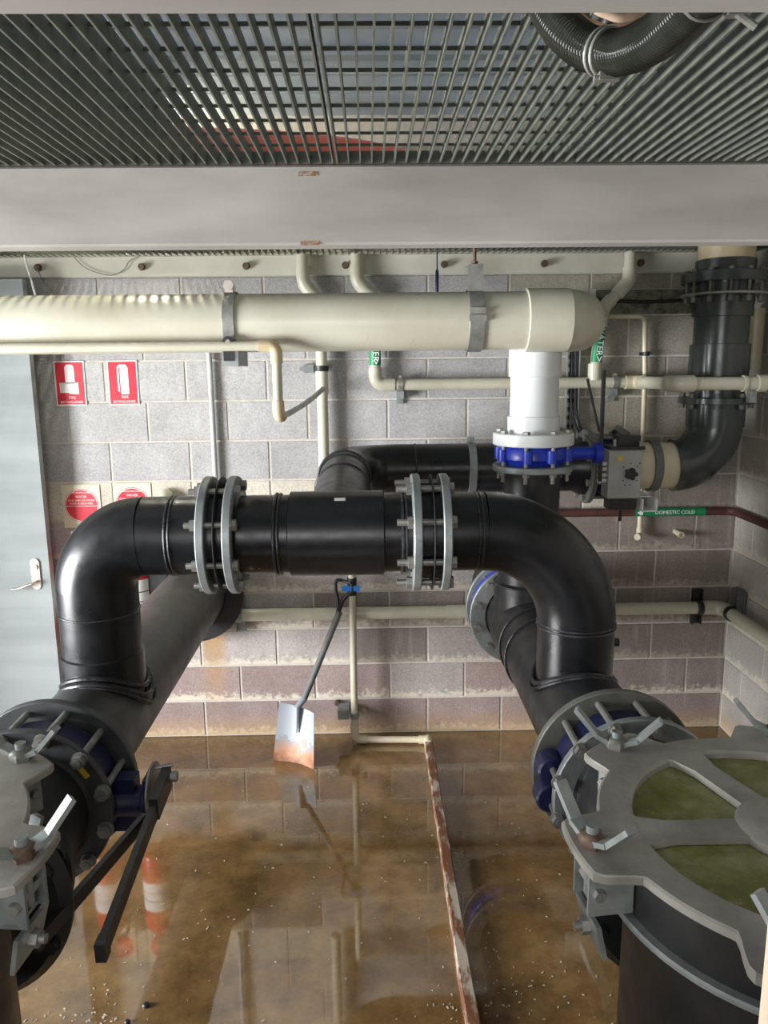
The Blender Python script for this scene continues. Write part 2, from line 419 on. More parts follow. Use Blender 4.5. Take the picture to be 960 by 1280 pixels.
# upper storey: ribbed cladding above the block wall, roof sheet
cl = MB(); prof = []; z = 3.12
pat = [(0, 0), (.035, .0), (.05, -.03), (.085, -.03), (.10, 0), (.17, 0), (.175, -.012), (.19, -.012), (.195, 0)]
while z < 4.9:
    prof += [(y, z+dz) for dz, y in pat]; z += .20
n = len(prof)
cl.add([(XL-.2, y, q) for y, q in prof]+[(RW+.3, y, q) for y, q in prof], [(i, i+1, n+i+1, n+i) for i in range(n-1)])
struct('wall_upper', cl, 'cladding')
struct('ceiling', MB().box((-.3, -1.6, 5.0), (5.4, 3.8, .04)), 'cladding')

# ------------------------------------------------------------------ steelwork overhead
bm_ = thing('steel_beam', (0, -1.75, 2.285), 'pale painted steel channel beam crossing below the grating above the white pipe', 'beam')
m = MB(); pf = [(0, 2.285), (.075, 2.285), (.075, 2.297), (.012, 2.301), (.012, 2.469), (.075, 2.473), (.075, 2.485), (0, 2.485)]
pf = [(.006, 2.285)] + pf[1:-1] + [(.006, 2.485), (0, 2.479), (0, 2.291)]
nn = len(pf); x0, x1 = XL, RW-.008
m.add([(x0, -1.75+a, b) for a, b in pf]+[(x1, -1.75+a, b) for a, b in pf], [(i, (i+1) % nn, nn+(i+1) % nn, nn+i) for i in range(nn)]+[tuple(range(nn)), tuple(range(nn, 2*nn))])
obj('channel', m, 'beam_paint', bm_, smooth=False)
for zz in (2.466, 2.293): obj('rust_mark', MB().box((-.045, -1.7505, zz-.004), (.05, .0015, .010)), 'rust_mark', bm_, smooth=False)
b2 = tag(obj('steel_beam', MB().box((-.2, -3.18, 2.385), (4.3, .12, .20)), 'beam_paint', base=(0, -3.18, 2.285), smooth=False), 'pale steel beam along the top edge of the picture, nearest the viewer', 'beam')
ag = thing('ledger_angle', (0, -.01, 2.4), 'cream steel ledger angle bolted to the block wall under the grating', 'angle bar')
obj('angle_web', MB().box((-.3, -.012, 2.449), (4.58, .008, .098)), 'angle_paint', ag, smooth=False)
obj('angle_foot', MB().box((-.3, -.05, 2.494), (4.58, .08, .008)), 'angle_paint', ag, smooth=False)
me = bolt_mesh(.02, .008, .012); 
if not me.materials: me.materials.append(M['rusty_steel'])
for x in (-1.467, -.973, -.474, .003, .48, .966, 1.434, 1.9):
    b = link('anchor_bolt', me, ag, (x, -.02, 2.443)); b.rotation_euler = (0, 0, PI/2)

# grating
GB = 2.488
bar_me = MB().box((0, 0, .016), (.0038, 1.33, .032)).mesh('load_bar', smooth=False); bar_me.materials.append(M['grating_steel'])
def grating(x0, x1, label, base):
    t = thing('floor_grating', base, label, 'grating')
    n = int((x1-x0)/.03); 
    for i in range(n+1):
        link('load_bar', bar_me, t, (x0+.03*i, -2.405, GB))
    xe = x0+.03*n
    cr = MB().box(((x0+xe)/2, 0, 0), (xe-x0+.005, .0055, .0055)).mesh('cross_rod', base=(0, 0, 0), smooth=False); cr.materials.append(M['grating_steel'])
    for j in range(13): link('cross_rod', cr, t, (0, -3.02+.1*j, GB+.026))
    for yy in (-3.072, -1.738): obj('edge_bar', MB().box(((x0+xe)/2, yy, GB+.016), (xe-x0+.005, .005, .032)), 'grating_steel', t, smooth=False)
grating(-1.87, .02, 'galvanised bar grating panel overhead, left of the panel seam', (-.9, -2.4, GB))
grating(.032, 2.0, 'galvanised bar grating panel overhead with the ribbed hose below it', (1, -2.4, GB))
t = thing('floor_grating', (0, -.88, GB), 'far grating panel seen edge-on between the beam and the block wall', 'grating')
g = MB(); 
for i in range(150): g.box((-2.5+.03*i, -.87, GB+.016), (.0048, 1.63, .032))
o = obj('load_bars', g, 'grating_steel', t, smooth=False); o['kind'] = 'stuff'
g = MB()
for j in range(16): g.tube([(-2.5, -1.6+.1*j, GB+.027), (1.98, -1.6+.1*j, GB+.027)], .004, 6)
o = obj('cross_rods', g, 'grating_steel', t); o['kind'] = 'stuff'

# red hull lying on the grating
m = MB(); P = []
for i in range(25):
    u = -1+2*i/24; P.append((V((-.45, -.96, 2.66)) + V((.86*u, .12*u, 0)), .135*max(.03, (1-abs(u)**2.6))**.5))
m.tube([p for p, r in P], [r for p, r in P], 24)
hull = tag(obj('hull', m, 'hull_red', base=(-.45, -.96, 2.53)), 'long orange red rounded hull lying on top of the overhead grating', 'hull')

# hose hanging near the camera
def spline(pts, n=8):
    P = [V(p) for p in pts]; out = []
    for i in range(len(P)-1):
        p0, p1, p2, p3 = P[max(i-1, 0)], P[i], P[i+1], P[min(i+2, len(P)-1)]
        for k in range(n):
            t = k/n; out.append(.5*((2*p1)+(p2-p0)*t+(2*p0-5*p1+4*p2-p3)*t*t+(3*p1-p0-3*p2+p3)*t**3))
    return out+[P[-1]]
HP = spline([(.345,-2.60,2.56), (.356,-2.68,2.497), (.367,-2.72,2.447), (.381,-2.76,2.405), (.402,-2.80,2.372), (.425,-2.85,2.350), (.440,-2.92,2.338), (.445,-2.99,2.334), (.445,-3.06,2.331), (.441,-3.15,2.318), (.43,-3.28,2.36), (.42,-3.36,2.5)], 10)
ho = thing('suction_hose', (.42, -2.85, 2.33), 'dark ribbed suction hose looped under the grating at the upper right', 'hose')
obj('hose_wall', MB().tube(HP, .0255, 20), 'hose_dark', ho)
hm = MB(); total = 0
acc = 0; last = None; rp = []
for i in range(len(HP)-1):
    d = HP[i+1]-HP[i]; L = d.length; s0 = acc
    while acc < L:
        p = HP[i]+d*(acc/L); hm.bead(p, d, .0255, .0017, 20, 5); acc += .0062
    acc -= L
o = obj('spiral_ribs', hm, 'hose_wire', ho); o['kind'] = 'stuff'
for idx in (44, 46, 80):
    p, d = HP[idx], HP[idx+1]-HP[idx]
    obj('hose_clamp', MB().ring(p, d, .0295, .0255, .005, 24, .001), 'strap_steel', ho)
p = HP[45]; obj('clamp_screw', MB().box(p+V((0, -.01, -.032)), (.02, .012, .010)).cyl(p+V((-.016, -.01, -.034)), p+V((.016, -.01, -.034)), .004, seg=8), 'strap_steel', ho)
p = HP[80]; obj('clamp_screw', MB().box(p+V((.03, 0, -.02)), (.02, .012, .010)).cyl(p+V((.015, 0, -.012)), p+V((.05, .0, -.035)), .004, seg=8), 'strap_steel', ho)
HQ = spline([(.39,-2.6,2.60), (.418,-2.6,2.525), (.438,-2.6,2.489), (.463,-2.6,2.476), (.488,-2.6,2.472), (.525,-2.6,2.49), (.56,-2.6,2.56)], 8)
for dy, lb in ((0, 'pale pink tube hanging in a loop behind the ribbed hose, the lower one'), (-.02, 'pale pink tube hanging in a loop behind the ribbed hose, the upper one')):
    tag(obj('flexible_tube', MB().tube([p+V((-dy*.6, dy, -dy*.6)) for p in HQ], .0085, 12), 'hose_pink', base=(.46, -2.6+dy, 2.48)), lb, 'hose')

# added batten lamp, unseen above the far grating, to cast stripes through the bars
m_, nt_, b_ = principled('lamp_glow', (.9,.9,.85), .5); b_.inputs['Emission Color'].default_value = (1.0, .97, .76, 1); b_.inputs['Emission Strength'].default_value = 210
LX = -.95
lp = thing('added_stripe_lamp', (LX, -.5, 3.1), 'added white batten lamp, unseen above the far grating, for stripes of light', 'lamp')
obj('lamp_body', MB().box((LX, -.5, 3.16), (.06, .70, .05)), 'sign_white', lp, smooth=False)
for yy in (-.3, -.7): obj('hanger_rod', MB().cyl((LX, yy, 3.18), (LX, yy, 4.99), .006, seg=8), 'strap_steel', lp)
obj('lamp_tube', MB().cyl((LX, -.82, 3.12), (LX, -.18, 3.12), .013, seg=12), 'lamp_glow', lp)

# ------------------------------------------------------------------ black header pipes
ZP, RP = .84, .1575
XLP, XRP = -.792, .785
ZF, YF, RF = 1.443, -1.49, .125
def saddle_path(xc, yc, zc, R, r, n=40, lift=.0):
    return [(xc+r*math.cos(2*PI*k/n), yc+r*math.sin(2*PI*k/n), zc+math.sqrt(max(0, R*R-(r*math.cos(2*PI*k/n))**2))+lift) for k in range(n)]
def pair_valve(parent_pipe, X, sgn, lbl):
    """butterfly valve between the two near flanges; the stem points to sgn*X"""
    v = thing('butterfly_valve', (X, -1.97, ZP-.2), lbl, 'valve')
    obj('body', MB().ring((X, -1.97, ZP), (0, 1, 0), .192, .14, .085, 48, .008), 'valve_navy', v)
    return v
def header(X, far, lbl, mat, sgn):
    t = thing('header_pipe', (X, -1.2, ZP-RP), lbl, 'pipe')
    obj('main_pipe', MB().lathe((X, -1.93, ZP), (0, 1, 0), [(0, .183), (.012, .183), (.02, RP), (far+1.93-.02, RP), (far+1.93-.012, .183), (far+1.93, .183)], 64), mat, t)
    f = flange(t, (X, -1.893, ZP), (0, 1, 0), .232, .163, .026, 'galv_dull' if sgn > 0 else 'flange_dark')
    bolts(f, (X, -1.972, ZP), (0, 1, 0), .203, 12, .185, r=.0095, out=.02)
    flange(t, (X, far-.03, ZP), (0, 1, 0), .232 if sgn > 0 else .25, .163, .026, 'galv' if sgn > 0 else 'hdpe_worn')
    return t
# left header with riser and elbow
LH = header(XLP, -.10, 'long dusty black header pipe on the left with a riser and elbow', 'hdpe_dusty', -1)
RX = -.775
EL = arc((RX, YF, ZF), (0, 0, -1), (1, 0, 0), .165, 18)
obj('riser', MB().lathe((RX, YF, .86), (0, 0, 1), [(0, .131), (.20, .131), (.205, RF), (.42, RF)], 48), 'hdpe', LH)
obj('elbow', MB().tube(EL, .1262, 48), 'hdpe', LH)
obj('stub_pipe', MB().lathe((RX+.165, YF, ZF), (1, 0, 0), [(0, RF), (.185, RF), (.187, .128), (.19, .150), (.243, .150), (.243, .10)], 48), 'hdpe', LH)
for dx in (.09, ): obj('weld_bead', MB().bead((RX+.165+dx, YF, ZF), (1, 0, 0), RF, .0045).bead((RX+.165+dx+.012, YF, ZF), (1, 0, 0), RF, .0045), 'weld', LH)
obj('weld_bead', MB().bead((RX, YF, 1.20), (0, 0, 1), RF, .004), 'weld', LH)
w = MB(); w.tube(saddle_path(RX, YF, ZP, RP, .143, 48, .004), .011, 8, True); w.tube(saddle_path(RX, YF, ZP, RP, .134, 48, .022), .009, 8, True); w.tube(saddle_path(RX, YF, ZP, RP, .152, 48, -.002), .007, 8, True)
obj('saddle_weld', w, 'weld', LH)
f1 = flange(LH, (-.402, YF, ZF), (1, 0, 0), .187, .128, .026)
bolts(f1, (-.362, YF, ZF), (1, 0, 0), .162, 8, .106, r=.0095, out=.036)
# right header
RH = header(XRP, -.515, 'long black header pipe on the right with a large elbow and far tee', 'hdpe_worn', 1)
RX2 = .777
ER = arc((RX2, YF, ZF), (0, 0, -1), (-1, 0, 0), .31, 22)
obj('riser', MB().lathe((RX2, YF, .86), (0, 0, 1), [(0, RF), (.275, RF)], 48), 'hdpe', RH)
obj('elbow', MB().tube(ER, .1265, 48), 'hdpe', RH)
obj('stub_pipe', MB().lathe((RX2-.31, YF, ZF), (-1, 0, 0), [(0, RF), (.11, RF), (.112, .128), (.115, .150), (.168, .150), (.168, .10)], 48), 'hdpe', RH)
obj('weld_bead', MB().bead((RX2-.325, YF, ZF), (1, 0, 0), RF, .0045).bead((RX2-.337, YF, ZF), (1, 0, 0), RF, .004), 'weld', RH)
obj('weld_bead', MB().bead((RX2, YF, 1.125), (0, 0, 1), RF, .0045).bead((RX2, YF, 1.137), (0, 0, 1), RF, .004), 'weld', RH)
w = MB(); w.tube(saddle_path(RX2, YF, ZP, RP, .134, 48, .004), .010, 8, True); w.tube(saddle_path(RX2, YF, ZP, RP, .142, 48, -.001), .007, 8, True)
obj('saddle_weld', w, 'weld', RH)
obj('plug', MB().hexa((RX2+.12, YF, 1.06), (RX2+.145, YF, 1.06), .014), 'black_paint', RH)
f2 = flange(RH, (.337, YF, ZF), (1, 0, 0), .187, .128, .026)
# vertical branch rising from the right header to the blue valve
VX, VY = .785, -.72
obj('branch_pipe', MB().lathe((VX, VY, .86), (0, 0, 1), [(0, .150), (.19, .150), (.20, .135), (.27, .135), (.28, .115), (.655, .115), (.66, .135), (.676, .135), (.676, .09)], 48), 'hdpe_worn', RH)
obj('weld_bead', MB().bead((VX, VY, 1.05), (0, 0, 1), .150, .004).bead((VX, VY, 1.13), (0, 0, 1), .135, .004), 'weld', RH)
for yy in (-.93, -1.06): obj('collar', MB().ring((XRP, yy, ZP), (0, 1, 0), RP+.008, RP-.004, .012, 56, .003), 'weld', RH)
obj('collar', MB().ring((XRP, -.80, ZP), (0, 1, 0), RP+.006, RP-.004, .25, 56, .003), 'hdpe_worn', RH)
f5 = flange(RH, (VX, VY, 1.545), (0, 0, 1), .165, .118, .026, 'galv')
bolts(f5, (VX, VY, 1.612), (0, 0, 1), .142, 8, .150, r=.0085, out=.045)
farf = [c for c in RH.children if c.name.startswith('flange_ring')][1]
bolts(farf, (XRP, -.475, ZP), (0, 1, 0), .203, 12, .17, r=.0095, out=.01, flip=True)
# middle tee spool
TS = thing('tee_spool', (0, YF, ZF-.14), 'short black flanged tee spool joining the two header pipes', 'pipe')
obj('tee_body', MB().lathe((-.15, YF, ZF), (1, 0, 0), [(0, .126), (.004, .135), (.296, .135), (.30, .126)], 56), 'hdpe', TS)
obj('end_pipe', MB().lathe((-.362, YF, ZF), (1, 0, 0), [(0, .10), (0, .150), (.052, .150), (.055, .128), (.058, RF), (.215, RF)], 48), 'hdpe', TS)
obj('end_pipe', MB().lathe((.298, YF, ZF), (-1, 0, 0), [(0, .10), (0, .150), (.052, .150), (.055, .128), (.058, RF), (.15, RF)], 48), 'hdpe', TS)
obj('weld_bead', MB().bead((-.19, YF, ZF), (1, 0, 0), .127, .006).bead((-.178, YF, ZF), (1, 0, 0), .127, .005), 'weld', TS)
obj('weld_bead', MB().bead((.205, YF, ZF), (1, 0, 0), .127, .005).bead((.216, YF, ZF), (1, 0, 0), .127, .005), 'weld', TS)
obj('gasket', MB().ring((-.362, YF, ZF), (1, 0, 0), .185, .12, .004), 'rubber_black', TS)
obj('gasket', MB().ring((.298, YF, ZF), (1, 0, 0), .185, .12, .004), 'rubber_black', TS)
flange(TS, (-.323, YF, ZF), (1, 0, 0), .187, .128, .026)
f3 = flange(TS, (.248, YF, ZF), (1, 0, 0), .187, .128, .026)
bolts(f3, (.293, YF, ZF), (1, 0, 0), .162, 8, .114, r=.0105, out=.05)
obj('sticker', MB().box((.012, YF-.062, ZF+.1205), (.034, .014, .001), Matrix.Rotation(math.radians(27), 3, 'X')), 'sign_white', TS, smooth=False)
ZB, YB, RB = 1.495, -.35, .114
BX = -.004
obj('branch_pipe', MB().tube([(BX, YF+.05, ZF+.012), (BX, -.62, ZB-.005)], .107, 40), 'hdpe_worn', TS)
obj('weld_bead', MB().bead((BX, -.86, 1.48), (0, 1, .06), .107, .006).bead((BX, -.60, ZB), (0, 1, 0), .112, .006), 'weld', TS)
# back line: elbow, pipe, clamp
BL = thing('back_pipe', (.4, YB, ZB-RB), 'black pipe behind the front line, turning along the block wall', 'pipe')
EB = arc((BX, YB, ZB), (0, -1, 0), (1, 0, 0), .20, 16)
obj('elbow', MB().tube([V((BX, -.62, ZB))]+EB, .113, 40), 'hdpe', BL)
obj('straight_pipe', MB().lathe((BX+.19, YB, ZB), (1, 0, 0), [(0, RB), (.86, RB), (.90, .135), (.955, .135), (.955, .1)], 44), 'hdpe', BL)
for dx in (.32, .72): obj('weld_bead', MB().bead((BX+dx, YB, ZB), (1, 0, 0), RB+.001, .004), 'weld', BL)
flange(BL, (1.115, YB, ZB), (1, 0, 0), .172, .12, .026, 'galv_dull')
bolts([c for c in BL.children if c.name.startswith('flange')][0], (1.17, YB, ZB), (1, 0, 0), .148, 8, .14, r=.009, out=.02)
sc = thing('pipe_clamp', (.575, YB, ZB-RB-.003), 'grey steel strap clamp round the black back pipe', 'clamp')
obj('strap', MB().ring((.575, YB, ZB), (1, 0, 0), RB+.007, RB+.001, .034, 48, .001), 'galv', sc)
obj('clamp_ear', MB().box((.575, YB, ZB+RB+.016), (.03, .012, .03)).cyl((.575, YB-.02, ZB+RB+.018), (.575, YB+.02, ZB+RB+.018), .006, seg=10), 'galv', sc)

# ------------------------------------------------------------------ butterfly valve and strainers at the near end
VL = pair_valve(LH, XLP, 1, 'dark blue butterfly valve with a long black lever on the left header')
obj('neck', MB().lathe((XLP+.17, -1.97, ZP-.03), (1, 0, 0), [(0, .055), (.03, .042), (.10, .042), (.105, .050), (.115, .050)], 24).box((XLP+.21, -1.97, ZP-.03), (.09, .05, .15)), 'valve_navy', VL)
obj('top_plate', MB().box((XLP+.292, -1.97, ZP-.02), (.016, .10, .15)), 'valve_navy', VL)
obj('notch_plate', MB().lathe((XLP+.30, -1.985, ZP+.01), (1, 0, 0), [(0, .075), (.005, .075)], 28), 'strap_steel', VL)
lv = obj('lever', MB().bar((XLP+.335, -1.99, ZP+.035), (XLP+.335, -2.50, ZP-.040), .016, .042).bar((XLP+.335, -1.96, ZP+.035), (XLP+.335, -2.10, ZP+.022), .024, .060).bar((XLP+.335, -2.485, ZP-.040), (XLP+.335, -2.515, ZP-.042), .022, .044), 'black_paint', VL)
obj('trigger_bar', MB().bar((XLP+.318, -2.12, ZP+.01), (XLP+.20, -2.50, ZP-.03), .014, .034), 'black_paint', lv)
obj('stem_nut', MB().hexa((XLP+.345, -1.97, ZP+.04), (XLP+.365, -1.97, ZP+.04), .015), 'steel_bolt', VL)
obj('stop_pin', MB().cyl((XLP+.298, -1.965, ZP+.062), (XLP+.350, -1.955, ZP+.066), .006, seg=8), 'steel_bolt', VL)
VR = pair_valve(RH, XRP, -1, 'dark blue butterfly valve between the grey flanges of the right header')
obj('lug', MB().lathe((XRP-.195, -2.0, ZP+.045), (0, 1, 0), [(0, .036), (.006, .042), (.054, .042), (.06, .036)], 24), 'valve_navy', VR)
obj('lug', MB().lathe((XRP-.198, -2.0, ZP-.035), (0, 1, 0), [(0, .036), (.006, .042), (.054, .042), (.06, .036)], 24), 'valve_navy', VR)

def strainer(X, s, lbl, lid_lbl):
    """s=+1: right pot, s=-1: mirrored left pot"""
    Y = -2.745
    t = thing('strainer_pot', (X, Y, 0), lbl, 'strainer')
    obj('body', MB().lathe((X, Y, 0), (0, 0, 1), [(0, .31), (.03, .31), (.035, .258), (1.075, .258), (1.08, .285), (1.085, .286), (1.188, .286), (1.188, .24), (1.1, .24)], 72), 'hdpe_worn', t)
    obj('clamp_ring', MB().ring((X, Y, 1.088), (0, 0, 1), .303, .27, .012, 72, .003), 'galv', t)
    obj('inlet_neck', MB().lathe((X, -2.038, ZP), (0, -1, 0), [(0, .14), (0, .188), (.014, .188), (.03, .165), (.50, .165)], 56), 'hdpe_worn', t)
    obj('neck_collar', MB().ring((X, -2.30, ZP), (0, 1, 0), .213, .15, .03, 56, .006), 'hdpe_worn', t)
    c2 = obj('neck_collar', MB().ring((X, -2.40, ZP), (0, 1, 0), .25, .15, .05, 56, .02), 'hdpe_worn', t)
    bolts(c2, (X, -2.40, ZP), (0, 1, 0), .225, 8, .055, mat='black_paint', r=.009, out=.01)
    nf = flange(t, (X, -2.050, ZP), (0, 1, 0), .224, .168, .024, 'galv' if s > 0 else 'flange_dark')
    if s < 0: obj('warning_sticker', MB().box((X+.155, -2.064, ZP+.115), (.014, .002, .05), Matrix.Rotation(math.radians(-35), 3, 'Y')), 'label_yellow', t, smooth=False)
    # lid: scalloped rim with six ears, five ribs, hub, olive pane
    ears = [126, 186, 246, 306, 6, 66]
    if s < 0: ears = [180-a for a in ears]
    m = MB(); n = 240; zt, zb = 1.206, 1.191
    def rout(a):
        r = .312
        for e in ears:
            d = abs((math.degrees(a)-e+180) % 360-180)
            k = max(0, min(1, (17-d)/6.5)); k = k*k*(3-2*k); r = max(r, .312+.066*k)
            if d > 17: r = max(r, .306)
        return r
    vs = []
    for k in range(n):
        a = 2*PI*k/n; ro = rout(a)
        for (r, z) in ((.252, zb), (ro, zb), (ro+.0, zt-.003), (ro-.004, zt), (.258, zt), (.252, zt-.004)): vs.append((X+r*math.cos(a), Y+r*math.sin(a), z))
    fs = []
    for k in range(n):
        q = (k+1) % n
        for i in range(6): j = (i+1) % 6; fs.append((k*6+i, q*6+i, q*6+j, k*6+j))
    m.add(vs, fs); L = obj('lid', m, 'cast_alloy', t, ang=25); L['label'] = lid_lbl
    for k in range(5):
        a = math.radians((180 if s > 0 else 0)+72*k); d = V((math.cos(a), math.sin(a), 0)); x = V((-d.y, d.x, 0)); o = V((X, Y, zb+.001))
        pts = [(.05, -.026), (.20, -.024), (.245, -.036), (.262, -.055), (.262, .055), (.245, .036), (.20, .024), (.05, .026)]
        obj('rib', MB().prism(pts, o, d, x, (0, 0, 1), .0138), 'cast_alloy', L, ang=20)
    obj('hub', MB().lathe((X, Y, zb+.001), (0, 0, 1), [(0, .085), (.014, .085), (.018, .078), (.018, .02)], 36), 'cast_alloy', L)
    obj('sight_pane', MB().lathe((X, Y, zb-.006), (0, 0, 1), [(0, .268), (.0055, .268)], 64), 'lid_pane', L)
    # swing bolts
    for i, e in enumerate(ears):
        a = math.radians(e); d = V((math.cos(a), math.sin(a), 0)); x = V((-d.y, d.x, 0)); p = V((X, Y, 0))+d*.346
        sb = obj('swing_bolt', MB().cyl(p+V((0, 0, 1.12)), p+V((0, 0, 1.240)), .0105, seg=12), 'galv', t)
        wn = MB(); z0 = V((0, 0, zt))
        wn.lathe(p+z0, (0, 0, 1), [(0, .022), (.010, .024), (.018, .020), (.022, .014)], 6)
        obj('nut_boss', wn, 'rusty_steel' if i == 1 else 'galv_dull', sb)
        rot = random.Random(i*7+int(s)).uniform(-.6, .6) if not (s > 0 and i < 2) else (.0, .35)[i]
        if s > 0 and i == 0: wd = V((.93, -.36, 0)).normalized()
        elif s > 0 and i == 1: wd = V((.45, -.9, 0)).normalized()
        elif s < 0 and i == 1: wd = V((.75, .6, 0)).normalized()
        else: wd = (x*math.cos(rot)+d*math.sin(rot)).normalized()
        side = V((-wd.y, wd.x, 0))
        for q in (-1, 1):
            A = p+z0+wd*q*.012+V((0, 0, .010)); B = p+z0+wd*q*.040+V((0, 0, .022)); C = p+z0+wd*q*.082+V((0, 0, .070))
            obj('wing', MB().bar(A, B, .026, .009).bar(B-(C-B)*.04, C, .022, .009), 'galv', sb)
        Rz = Matrix.Rotation(a, 3, 'Z')
        obj('clevis', MB().box(p+V((0, 0, 1.142))+x*.030-d*.022, (.075, .006, .085), Rz).box(p+V((0, 0, 1.142))-x*.030-d*.022, (.075, .006, .085), Rz).box(p+V((0, 0, 1.104))-d*.03, (.06, .066, .008), Rz), 'galv', sb, smooth=False)
        obj('pivot_bolt', MB().hexa(p+V((0, 0, 1.140))-x*.044, p+V((0, 0, 1.140))+x*.044, .010), 'steel_bolt', sb)
        lp_ = obj('lug_plate', MB().prism([(-.042, -.040), (.042, -.040), (.048, .030), (-.048, .030)], p+V((0, 0, 1.062))-d*.008, x, (d*.25+V((0, 0, 1))).normalized(), d, .008), 'galv', sb, smooth=False)
        obj('lug_bolt', MB().hexa(p+V((0, 0, 1.058))+d*.0, p+V((0, 0, 1.058))+d*.014, .015).cyl(p+V((0, 0, 1.058)), p+V((0, 0, 1.058))+d*.024, .008, seg=10), 'steel_bolt', sb)
strainer(.80, 1, 'black strainer pot on the right with a pale clamp ring', 'cast alloy lid with olive sight panes on the right strainer')
strainer(-.80, -1, 'black strainer pot on the left, cut by the picture edge', 'cast alloy lid of the left strainer, cut by the picture edge')
tag(obj('rail_post', MB().box((.508, -3.30, .73), (.07, .07, 1.46)), 'timber', base=(.508, -3.30, 0), smooth=False), 'pale timber post at the lower right picture edge', 'post')

# far butterfly valve at the end of the right header
FV = thing('butterfly_valve', (XRP, -.44, ZP-.19), 'blue butterfly valve at the far end of the right header near the wall', 'valve')
obj('body', MB().ring((XRP, -.455, ZP), (0, 1, 0), .212, .15, .05, 48, .006), 'valve_blue', FV)
wp = thing('stub_pipe', (XRP, -.2, ZP-RP), 'pale flanged pipe stub entering the wall behind the blue valve', 'pipe')
obj('stub', MB().cyl((XRP, -.4, ZP), (XRP, -.006, ZP), .15, seg=40), 'hdpe_worn', wp)
flange(wp, (XRP, -.405, ZP), (0, 1, 0), .232, .15, .026, 'galv')

# ------------------------------------------------------------------ white pipe run
YW, ZW = -.83, 2.133
WP = thing('white_pipe', (0, YW, ZW-.113), 'large off-white pipe running under the beam to a rounded elbow', 'pipe')
obj('long_pipe', MB().cyl((XL+.02, YW, ZW), (.74, YW, ZW), .110, seg=56), 'pvc_white', WP)
obj('coupling', MB().lathe((.715, YW, ZW), (1, 0, 0), [(0, .112), (.002, .121), (.165, .121), (.167, .117)], 56), 'pvc_white', WP)
EW = arc((.94, YW, ZW), (-1, 0, 0), (0, 1, 0), .115, 14)
obj('elbow', MB().tube([V((.875, YW, ZW)), V((.81, YW, ZW))][:0]+[V((.80, YW, ZW))]+EW+[V((.94, -.30, ZW))], .1185, 48), 'pvc_white', WP)
obj('tail_pipe', MB().cyl((.94, -.32, ZW), (.94, -.006, ZW), .113, seg=40), 'pvc_white', WP)
WD = thing('down_pipe', (VX, VY, 1.64), 'bright white vertical pipe dropping to the blue flanged valve', 'pipe')
obj('pipe_wall', MB().lathe((VX, VY, 1.69), (0, 0, 1), [(0, .107), (.066, .107), (.068, .0985), (.225, .0985), (.227, .106), (.40, .106)], 48), 'pvc_bright', WD)
obj('flange_ring', MB().ring((VX, VY, 1.665), (0, 0, 1), .166, .09, .05, 56, .004), 'pvc_bright', WD)
TV = thing('butterfly_valve', (VX, VY, 1.575), 'bright blue butterfly valve with upright black lever below the white pipe', 'valve')
obj('body', MB().lathe((VX, VY, 1.56), (0, 0, 1), [(0, .10), (0, .122), (.015, .128), (.025, .138), (.065, .138), (.078, .128), (.078, .10)], 48), 'valve_blue', TV)
for a in (157, 200, 337, 20, 250, 290): obj('lug', MB().cyl((VX+.142*math.cos(math.radians(a)), VY+.142*math.sin(math.radians(a)), 1.575), (VX+.142*math.cos(math.radians(a)), VY+.142*math.sin(math.radians(a)), 1.625), .02, seg=14), 'valve_blue', TV)
obj('neck', MB().lathe((VX+.12, VY, 1.600), (1, 0, 0), [(0, .030), (.02, .027), (.145, .027), (.15, .042), (.165, .042), (.165, .02)], 24).cyl((VX+.255, VY, 1.6), (VX+.272, VY, 1.6), .043, seg=24), 'valve_blue', TV)
tl = obj('lever', MB().bar((VX+.285, VY, 1.48), (VX+.283, VY-.0, 1.94), .012, .022, (0, 1, 0)), 'black_paint', TV)
obj('trigger_bar', MB().bar((VX+.270, VY-.015, 1.69), (VX+.212, VY-.015, 1.905), .008, .012, (0, 1, 0)), 'black_paint', tl)

# straps holding the white pipe
def strap_ring(parent, x, r): return obj('strap', MB().ring((x, YW, ZW), (1, 0, 0), r+.005, r+.001, .044 if x < 0 else .058, 48, .001), 'strap_steel', parent)
s1 = thing('pipe_strap', (-.414, YW, 1.96), 'grey strap with a bolted lower bracket on the white pipe, left one', 'strap')
strap_ring(s1, -.414, .113)
obj('strap_bolt', MB().cyl((-.414, YW-.06, ZW+.135), (-.414, YW-.075, ZW+.135), .019, seg=20).box((-.414, YW-.03, ZW+.125), (.03, .07, .03)), 'handle_steel', s1)
obj('bracket_plate', MB().box((-.414, YW-.117, ZW-.108), (.042, .006, .07)).cyl((-.414, YW-.118, ZW-.073), (-.414, YW-.126, ZW-.073), .021, seg=20), 'black_paint', s1)
obj('bracket_nut', MB().hexa((-.414, YW-.126, ZW-.073), (-.414, YW-.134, ZW-.073), .009), 'steel_bolt', s1)
ch = MB(); ch.box((-.414, YW-.09, 1.999), (.058, .004, .058)); ch.box((-.385, YW+.02, 1.999), (.004, .22, .058)); ch.box((-.443, YW+.02, 1.999), (.004, .22, .058)); ch.box((-.414, YW+.02, 1.972), (.058, .22, .004))
obj('strut_channel', ch, 'galv', s1, smooth=False)
s2 = thing('pipe_strap', (.517, YW, 2.02), 'grey strap hanging on a threaded rod at the right of the white pipe', 'strap')
strap_ring(s2, .517, .113)
obj('hanger_plate', MB().box((.517, YW-.045, ZW+.155), (.058, .004, .10)).box((.517, YW-.015, ZW+.205), (.058, .07, .004)), 'strap_steel', s2, smooth=False)
obj('threaded_rod', MB().cyl((.517, YW-.01, ZW+.20), (.517, YW-.01, 2.50), .007, seg=10).hexa((.517, YW-.01, ZW+.207), (.517, YW-.01, ZW+.222), .014).hexa((.517, YW-.01, 2.41), (.517, YW-.01, 2.43), .014), 'rusty_steel', s2)
